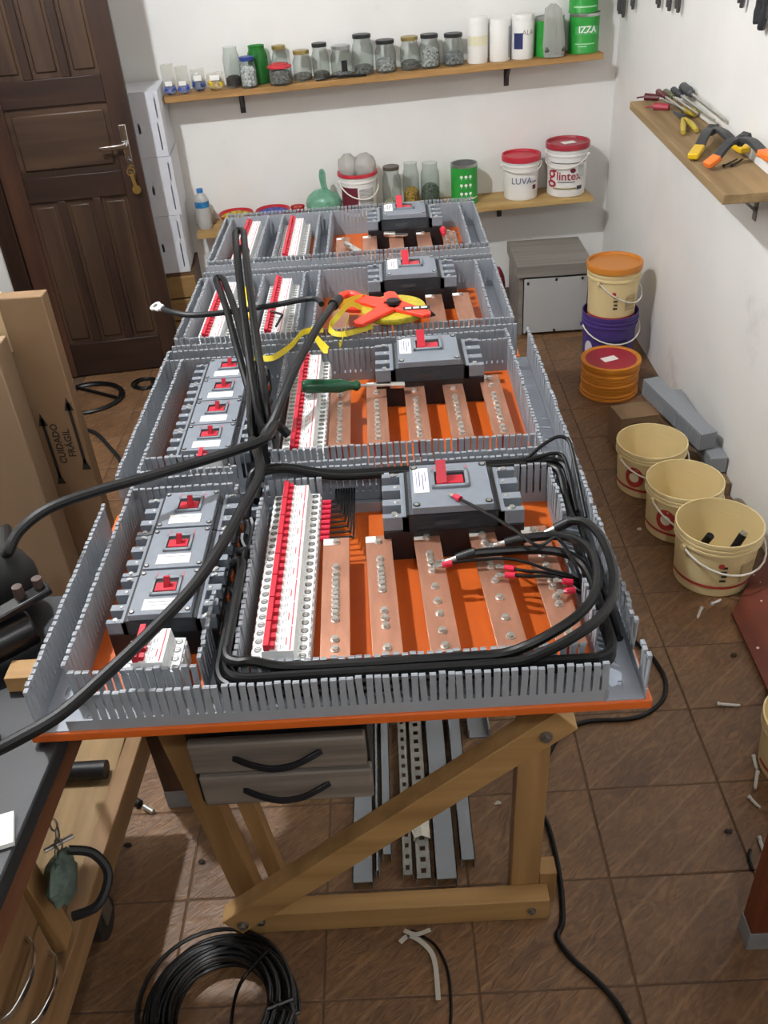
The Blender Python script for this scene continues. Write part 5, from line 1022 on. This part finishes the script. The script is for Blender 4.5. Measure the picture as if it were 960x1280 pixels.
cable(world([(-.175, .2335, .9415), (-.148, .238, .946), (-.124, .243, .948), (-.108, .233, .947), (-.1045, .20, .938), (-.1045, .15, .921), (-.1045, .11, .912)]), .0035, 'thin black wire tucked under the looped one at the duct corner', name='thin_wire')
# thin wires with red crimps on the copper bars
W = [([(-.340, -.020, .917), (-.31, -.020, .921), (-.25, -.020, .922), (-.215, -.032, .922), (-.18, -.050, .9175), (-.155, -.055, .912), (-.1325, -.055, .897)], 'third copper bar'),
     ([(-.243, -.038, .917), (-.215, -.051, .919), (-.18, -.058, .9175), (-.152, -.062, .910), (-.1325, -.062, .897)], 'fourth copper bar, upper of two'),
     ([(-.245, -.056, .917), (-.215, -.064, .919), (-.18, -.066, .9175), (-.152, -.069, .909), (-.1325, -.069, .897)], 'fourth copper bar, lower of two'),
     ([(-.160, -.0775, .9155), (-.148, -.0770, .911), (-.1325, -.076, .897)], 'fifth copper bar, upper of two'), ([(-.160, -.1000, .9155), (-.148, -.095, .911), (-.1325, -.089, .897)], 'fifth copper bar, lower of two')]
for pts, tx in W: cable(world(pts), .0027, 'thin black wire with a red crimp on the '+tx, name='thin_wire', lug0='red', n=7)
cable([Pz(570, 621, .972), Pz(595, 634, .978), Pz(640, 660, .976), Pz(672, 682, .970), V((-.165, -.02, .956)), V((-.148, -.055, .944)), V((-.1370, -.078, .922)), V((-.1325, -.0825, .899))], .0027, 'thin black wire with a red crimp on the main breaker cover', name='thin_wire', lug0='red', n=7)
for i in range(8):
    y = .198-.0155*i; xl = -.5215+.0048*i
    cable(world([(-.541, y, ZP+.042), (-.534, y, ZP+.042), (xl-.006, y+.001, ZP+.042), (xl, y+.008, ZP+.042), (xl, .212, ZP+.042), (xl, .226, ZP+.043), (xl, .238, ZP+.043)]), .0021, 'thin black wire with a red crimp into the long modular breaker row', name='thin_wire', lug0='red', n=6, group='crimped wires on the breaker row')
# brass and tin connectors on the moulded breakers, in the middle ducts
CW = mat('connector_orange', '#c8622a', .5)
for k, (y, pan) in enumerate([(.195, p1), (.155, p1), (.108, p1), (.062, p1), (.02, p1), (-.03, p1), (-.075, p1), (-.115, p1), (.70, p2), (.655, p2), (.60, p2), (.55, p2), (.50, p2), (.45, p2), (.40, p2)]):
    x = -.698; mb = MB(); mb.box((x-.010, y-.010, ZP+.034), (x+.010, y+.010, ZP+.038), mi=0); mb.cyl((x, y, ZP+.038), (x, y, ZP+.052), .0062, n=6, mi=0); mb.cyl((x, y, ZP+.050), (x, y, ZP+.060), .003, n=8, mi=0); mb.box((x+.002, y-.013, ZP+.026), (x+.012, y+.004, ZP+.036), mi=1); mb.box((x-.018, y-.005, ZP+.030), (x-.002, y+.005, ZP+.036), mi=0)
    o = obj('terminal_connector', mb, [M_STEEL, CW], pan, True)
# long loose cables over the panels
RL = .0088
SOFT = mat('cable_soft', '#111213', .45, spec=.35)
cable([(-30, 950, .955), (20, 925, .962), (75, 893, .968), (130, 845, .973), (190, 788, .978), (240, 735, .982), (275, 685, .985), (303, 635, .985), (325, 590, .983), V((-.668, .295, .978)), V((-.677, .330, .963)), V((-.680, .352, .940)), V((-.680, .364, .900))], RL, 'thick black cable rising from the bench corner across the front panel', SOFT)
cable([V((-1.105, .118, .62)), V((-1.10, .118, .85)), V((-1.078, .108, .950)), (8, 692, .987), (24, 664, 1.012), (60, 636, 1.025), (120, 614, 1.02), (185, 596, 1.012), (250, 577, 1.006), (297, 562, 1.006), (332, 548, 1.003), V((-.632, .350, .984)), V((-.612, .356, .957))], RL, 'thick grey-black cable arching over from the bench tool between two panels', SOFT)
cable(world([(-.661, .352, .900), (-.660, .356, .952), (-.640, .382, .976), (-.622, .44, .998), (-.598, .53, 1.02), (-.565, .66, 1.035), (-.538, .77, 1.036), (-.522, .838, 1.03)]), RL, 'thick cable ending in black tape against the red tape reel', M_CGREY, lug1='tape')
cable([(203, 386, 1.012), (218, 391, 1.015), (245, 394, 1.012), (300, 388, 1.010), (345, 381, 1.015), (390, 373, 1.022), V((-.560, .835, 1.024))], .0068, 'slim black cable with a bare lug poking past the far panels', M_CGREY, lug0='bare')
def standing_loop(center, off, label, rad=.0080):
    """two legs side by side along a centre line, joined by a bend at the far end; off(t) is half the gap"""
    C_ = smooth_path(world(center), 5); n = len(C_); A = [p+off(i/(n-1)) for i, p in enumerate(C_)]; B = [p-off(i/(n-1)) for i, p in enumerate(C_)]
    d = (C_[-1]-C_[-2]).normalized(); o = off(1.); tip = [C_[-1]+o*math.cos(t)+d*.018*math.sin(t) for t in (.5, 1.05, 1.57, 2.09, 2.64)]
    P = A+tip+B[::-1]; t = thing('power_cable', label, 'cable', P[0]); mb = MB(); mb.tube(P, rad, 10); obj('sheath', mb, M_CABLE, t, True); return t
tallc = [(-.6600, .394, .898), (-.6605, .398, .95), (-.668, .44, 1.005), (-.684, .54, 1.06), (-.708, .70, 1.105), (-.734, .88, 1.14), (-.750, 1.0, 1.15)]
rotoff = lambda t: V((math.sin(min(1, t*2.2)*math.pi/2), math.cos(min(1, t*2.2)*math.pi/2), 0))*.0098
standing_loop(tallc, rotoff, 'tallest black cable loop standing up from the middle duct')
NT = len(tallc)-1
def under(i, p):
    t = min(1, i/NT*2.2)*math.pi/2; return (p[0]-.0190*math.cos(t)-.006*math.sin(2*t), p[1], p[2]-.0235*math.sin(t) if i else p[2])
standing_loop([under(i, p) for i, p in enumerate(tallc)][:-1]+[(-.743, .955, 1.122)], rotoff, 'second black cable loop inside the tallest one over the middle duct')
standing_loop([(-.668, .450, .898), (-.672, .460, .935), (-.690, .51, .966), (-.725, .64, 1.008), (-.765, .80, 1.045), (-.800, .92, 1.065)], lambda t: V((.0090, .0, 0)), 'shorter black cable loop bending towards the door side')
cable(world([(-.6740, .492, .897), (-.6740, .500, .920), (-.672, .52, .932), (-.668, .548, .932)]), .008, 'stub of black cable rising beside the loops')
cable(world([(-.668, .322, .8980), (-.668, .29, .8985), (-.668, .25, .8985), (-.668, .222, .8980)]), .008, 'short thick black cable in the duct joining the two nearest panels')
# ---- tape reel -----------------------------------------------------------------------------------------
rp = Pz(492, 386, .955); RD = mat('reel_red', '#e8402a', .4); YT = mat('tape_yellow', '#d8c52e', .45)
reel = thing('tape_reel', 'open red measuring tape reel with a yellow tape wound on it', 'tape measure', (rp.x, rp.y, .941))
def rpart(n, mb, m, par=reel, bev=0.): return obj(n, mb, m, par, True, bev=bev)
mb = MB(); mb.lathe([(.03, .946), (.078, .946), (.079, .948), (.079, .958), (.078, .960), (.03, .960)], (rp.x, rp.y, 0), 48); rpart('wound_tape', mb, mat('tape_roll', '#b7a92f', .5, var=.2, scale=120))
zt = .964
def arm(pts, w): mb = MB(); P = smooth_path([Pz(u_, v_, z_) for u_, v_, z_ in pts], 5); mb.ribbon(P, w, .008, (0, 0, 1)); return mb
def star(mb, c, tips, w, z0, z1):
    for (u_, v_) in tips:
        e = Pz(u_, v_, z1); d = (e-c); d.z = 0; L = d.length; d.normalize(); s = d.cross(Vector((0, 0, 1))); poly = [c-s*w, c-s*w*.75+d*L*.5, e-s*w*.55, e+d*w*.35, e+s*w*.55, c+s*w*.75+d*L*.5, c+s*w]; mb.prism([(p.x, p.y) for p in poly], z0, z1)
c = Vector((rp.x, rp.y, 0)); mb = MB(); star(mb, c, [(487, 365), (534, 391), (447, 403)], .026, .960, .970); star(mb, c, [(447, 372)], .034, .9602, .9698); rpart('frame', mb, RD, bev=.002)
mb = MB(); star(mb, c, [(487, 366), (534, 392), (447, 404)], .024, .9415, .9455); rpart('back_frame', mb, RD)
mb = MB(); mb.cyl((c.x, c.y, .9415), (c.x, c.y, .974), .018, n=24); mb.lathe([(.016, .972), (.016, .978), (.005, .980), (0, .978)], (c.x, c.y, 0), 20); rpart('hub', mb, M_BLK)
a = Pz(450, 372, .965); b = Pz(428, 371, .965); e = Pz(445, 383, .965); mb = MB(); mb.tube(smooth_path([Pz(455, 374, .962), Pz(440, 368, .965), Pz(428, 370, .966), Pz(424, 378, .964), Pz(432, 385, .96), Pz(450, 386, .96)], 5), .010, 10); rpart('grip', mb, RD)
p = Pz(536, 392, .962); mb = MB(); mb.cyl(p, Pz(544, 394, .955), .010, .002, n=12); rpart('black_tip', mb, M_BLK)
p = Pz(519, 384, .9712); mb = MB(); mb.box((p.x-.03, p.y-.012, .9700), (p.x+.035, p.y+.008, .9708)); pl_ = rpart('name_plate', mb, M_BLK); 
for k in range(3): mb = MB(); mb.box((p.x-.024+.019*k, p.y-.006, .9708), (p.x-.010+.019*k, p.y+.003, .9712)); rpart('plate_mark', mb, M_LAB)
def tape(pts, label=None):
    mb = MB(); mb.ribbon(smooth_path([Pz(*q_) for q_ in pts], 7), .013, .0008, (.25, .6, .75)); return rpart('loose_tape', mb, YT)
tape([(458, 371, .965), (440, 374, .975), (420, 384, .98), (406, 396, .975), (402, 404, .96)]); tape([(452, 385, .965), (438, 380, .985), (424, 393, .975), (412, 410, .955), (425, 418, .948), (452, 412, .948), (466, 407, .946)])
tape([(436, 396, .965), (432, 408, .962), (428, 425, .950), (424, 433, .945)]); tape([(402, 404, .965), (392, 414, .96), (404, 436, .95), (410, 438, .95)]); tape([(404, 412, .955), (380, 415, .965), (366, 430, .96), (352, 441, .955), (338, 448, .95), (318, 447, .95)]); tape([(388, 410, .965), (398, 425, .955), (410, 437, .948)])
# ---- screwdrivers and bits on the panels ---------------------------------------------------------------
def driver(name, label, a, b, hl, hr, hm, sr, sm=None, tip=None, cat='screwdriver', collar=None, group=None):
    """a: handle butt, b: shaft tip, hl: handle length"""
    a, b = Vector(a), Vector(b); d = (b-a).normalized(); t = thing(name, label, cat, a, group=group); q = d.to_track_quat('Z', 'Y').to_matrix().to_4x4(); M = Matrix.Translation(a)@q
    mb = MB(); mb.lathe([(0, 0), (hr*.75, .001), (hr, hl*.10), (hr*.92, hl*.45), (hr*.98, hl*.65), (hr*.62, hl*.82), (hr*.60, hl*.88), (hr*.78, hl*.95), (hr*.5, hl), (0, hl)], n=10); mb.xf(M); obj('handle', mb, hm, t, True, ang=50)
    mb = MB(); mb.cyl(a+d*hl*.96, b, sr, n=10); obj('shaft', mb, sm or M_STEEL, t, True)
    if tip: mb = MB(); mb.cyl(b-d*tip[1], b+d*.002, tip[0], n=6 if tip[2] == 'hex' else 12); obj('socket', mb, M_SCREW, t, True)
    return t
driver('nut_driver', 'green-handled nut driver lying across the breakers and copper bars', Pz(377, 483, .958), Pz(504, 481, .924), .125, .0155, mat('handle_green', '#15472f', .3), .0032, None, (.0075, .028, 'hex'))
driver('screwdriver', 'yellow-handled screwdriver standing in the far panel duct', Vector((-.766, 1.125, .975)), Vector((-.768, .985, .872)), .105, .0125, mat('handle_yellow', '#e3b81c', .35), .003)
P_ = [Pz(*q_) for q_ in ((338, 389, .948), (352, 393, .948), (351, 397, .948), (345, 408, .947))]; mb = MB(); mb.tube(smooth_path(P_, 4), .003, 6); tag(obj('hex_key', mb, M_BLK, None, True), 'black hex key lying on the white modular breakers', 'hex key')
# loose lugs and screws on the farthest panel
for k, (u_, v_, r_, tx) in enumerate(((494, 293, .2, 'large tinned cable lug lying across the farthest copper bars'), (440, 309, 1.2, 'tinned cable lug leaning between the farthest copper bars'))):
    p = Pz(u_, v_, ZP+.055); d = Vector((math.cos(r_), -math.sin(r_)*.6, -.05)).normalized(); mb = MB(); mb.cyl(p-d*.035, p, .0085, n=14); mb.bar(p-d*.002, p+d*.035, .022, .003); mb.cyl(p+d*.028-Vector((0, 0, .0016)), p+d*.028+Vector((0, 0, .0016)), .012, n=14); o = obj('cable_lug', mb, M_STEEL, None, True); o.location.z = ZP+.0462; tag(o, tx, 'cable lug')
p = Pz(553, 288, ZP+.05); driver('red_marker', 'short red plastic plug beside the loose screws', Vector((p.x, 1.660, ZP+.0575)), Vector((p.x+.002, 1.612, ZP+.0535)), .036, .010, M_RED, .005, M_RED, cat='plug')
rnd = random.Random(9)
for k in range(14):
    p = Vector((-.2185+.0145*(k % 3), 1.522+.0245*(k//3)+(.0 if k < 12 else .0), ZP+.049)); p.x += .0145 if k >= 12 else 0; d = Vector((rnd.uniform(-.12, .12), rnd.choice((-1, 1)), 0)).normalized(); p = p-d*.006; mb = MB(); mb.cyl(p, p+d*.014, .0022, n=6); mb.cyl(p-d*.003, p, .0048, n=8); o = obj('loose_screw', mb, M_SCREW, None, True); o.location.z = ZP+.0465; tag(o, 'small bright screw in the heap on the farthest copper bar', 'screw', 'loose screws on the farthest copper bar')
# ================================================================== TOOLS ON THE SIDE WALL SHELF
RZ0 = RZ = 1.05; TZ = RZ+.012
def rp_(u_, v_, z=TZ):
    p = Pz(u_, v_, z)
    for _ in range(4): p = Pz(u_, v_, RZf(min(p.y, 2.53))+z-RZ0)
    return p
HG = mat('handle_grey', '#45474a', .5); HR = mat('handle_redblack', '#5a2228', .4); HO = mat('handle_olive', '#5a5a40', .4); HY = mat('handle_mustard', '#b7a13a', .4)
def clampx(v): v.x = min(v.x, WR_X-.03); return v
driver('screwdriver', 'largest grey-handled screwdriver against the side wall', Px(853, 108, .708), Px(906, 150, .718), .110, .0175, HG, .0050, M_SCREW); driver('screwdriver', 'dark-handled screwdriver next to the largest one on the side shelf', Px(841, 112, .680), Px(893, 150, .700), .095, .0130, mat('handle_dark', '#34363a', .5), .004, M_SCREW)
driver('screwdriver', 'olive and red screwdriver among the side shelf tools', Px(831, 114, .655), Px(872, 142, .680), .09, .0115, HO, .0035, M_SCREW); driver('screwdriver', 'maroon-handled screwdriver in the middle of the side shelf row', Px(822, 114, .632), Px(856, 138, .655), .085, .0110, HR, .0038, M_SCREW)
driver('screwdriver', 'yellow-handled screwdriver lying the other way round', rp_(869, 142, RZ+.014), rp_(829, 125, RZ+.008), .09, .015, HY, .0035, M_SCREW)
for u_, v_, m_, tx in ((812, 121, HR, 'maroon and black stubby knob at the far end of the side shelf'), (824, 133, mat('handle_pink', '#a8394a', .4), 'pinkish red grip lying at the front of the side shelf')):
    p = rp_(u_, v_, RZ+.012); mb = MB(); mb.cyl((p.x-.015, p.y+.01, p.z), (p.x+.030, p.y-.02, p.z-.001), .013, .011, n=10); mb.cyl((p.x-.04, p.y+.03, p.z-.006), (p.x-.015, p.y+.01, p.z), .003, n=6); tag(obj('tool_grip', mb, m_, None, True), tx, 'tool')
def pliers(name, label, pivot, h1, h2, nose, m, hr=.010, cat='pliers'):
    pv = Vector(pivot); t = thing(name, label, cat, pv); mb = MB(); mb.cyl(pv-Vector((0, 0, .006)), pv+Vector((0, 0, .008)), .013, n=14); mb.cyl(pv, Vector(nose), .011, .004, n=8); obj('head', mb, HG, t, True)
    for h in (h1, h2): h = Vector(h); mid = lerp(pv, h, .5)+Vector((0, 0, .004)); mb = MB(); mb.tube(smooth_path([lerp(pv, h, .15), mid, h], 5), [hr*.7]*5+[hr]*5+[hr*.8], 8); obj('handle', mb, m, t, True)
    return t
pliers('pliers', 'small pliers with mustard yellow handles on the side shelf', rp_(853, 146, RZ+.014), rp_(854, 166, RZ+.012), rp_(871, 163, RZ+.012), rp_(842, 140, RZ+.012), HY, .009)
def spring_clamp(label, tipA, tipB, jaw, m, zc):
    a, b, j = rp_(*tipA, RZ+.016), rp_(*tipB, RZ+zc+.01), rp_(*jaw, RZ+zc+.016); b.x = min(b.x, WR_X-.02); j.x = min(j.x, WR_X-.052); t = thing('spring_clamp', label, 'clamp', j); BLK2 = mat('clamp_black', '#3a3b3d', .5)
    for k, e in enumerate((a, b)):
        d = (e-j); mb = MB(); P = smooth_path([j+Vector((0, 0, .004*k)), lerp(j, e, .35)+Vector((0, 0, .018-.006*k)), lerp(j, e, .72)], 6); mb.ribbon(P, .030, .014, (d.y, -d.x, 0)); obj('arm', mb, BLK2, t, True, bev=.003)
        mb = MB(); mb.ribbon([lerp(j, e, .66), lerp(j, e, .85), e], .034, .020, (d.y, -d.x, 0)); obj('grip', mb, m, t, True, bev=.005)
    d = (j-a).normalized(); mb = MB(); mb.ribbon([j-d*.015, j+d*.012, j+d*.028], .034, .020, (d.y, -d.x, 0)); mb.cyl(j-Vector((0, 0, .018)), j+Vector((0, 0, .016)), .009, n=14); obj('jaw', mb, BLK2, t, True, bev=.003)
    return t
spring_clamp('black spring clamp with yellow grips on the side shelf', (866, 196), (962, 186), (918, 160), mat('grip_yellow', '#dcb520', .4), .016)
spring_clamp('black spring clamp with orange grips at the near end of the side shelf', (883, 207), (966, 198), (926, 175), mat('grip_orange', '#ee7d33', .4), .054)
for a, b, tx in (((905, 207), (921, 199), 'dark nail on the side shelf beside the orange clamp'), ((915, 207), (928, 199), 'second dark nail, next to the first on the side shelf')):
    a, b = rp_(*a, RZ+.0055), rp_(*b, RZ+.0055); mb = MB(); mb.cyl(a, b, .0028, n=8); mb.cyl(a, a+(a-b).normalized()*.002, .005, n=10); tag(obj('nail', mb, M_BLK, None, True), tx, 'nail')
# pliers hanging high on the side wall
hang = [(768, 15, 'first of the hanging row, beside the corner'), (778, 22, 'longest of the three near the corner'), (790, 12, 'third from the corner'), (822, 10, 'alone left of a pair in the middle'), (835, 14, 'left of the middle pair'), (846, 16, 'right of the middle pair'), (925, 10, 'short one before the big cutters')]
HM = mat('old_steel_grip', '#4d4b4c', .45, metal=.3)
rail = MB(); rail.box((WR_X-.012, 1.70, 1.545), (WR_X-.0005, 3.51, 1.575)); tag(obj('tool_rail', rail, PINE_Y, None, True, bev=.001), 'thin wooden rail high on the side wall with hanging pliers', 'rail')
def hanging(u_, v_, tx, sc=1., m=HM):
    p = Px(u_, v_, WR_X-.020); p.y = min(p.y, 3.475); t = thing('hanging_pliers', 'dark old pliers hanging on the side wall, '+tx, 'pliers', (p.x, p.y, 1.55), group='pliers on the side wall'); L = 1.55-p.z; w = .011*sc
    for k, s in enumerate((-1, 1)): q = MB(); q.tube(smooth_path([(0, s*.004, -.02), (0, s*w*1.1, -L*.35), (0, s*w*1.3, -L*.7), (0, s*w*1.0, -L+.002+.01*k)], 5), [.004]*5+[.006*sc]*5+[.0075*sc]*5+[.006*sc], 8); obj('handle', q, m, t)
    q = MB(); q.cyl((-.006, 0, -.012), (.006, 0, -.012), .012*sc, n=14); q.cyl((0, 0, -.012), (0, 0, .03), .009*sc, .004, n=8); obj('head', q, M_BOLT, t)
    q = MB(); q.cyl((.018, 0, -.004), (-.006, 0, -.004), .002, n=6); obj('peg', q, M_BOLT, t)
for u_, v_, tx in hang: hanging(u_, v_, tx)
hanging(948, 37, 'the big cutters with the longest handles', 1.7, mat('cutter_black', '#2c2d30', .45)); hanging(962, 30, 'at the end beyond the big cutters', 1.2)
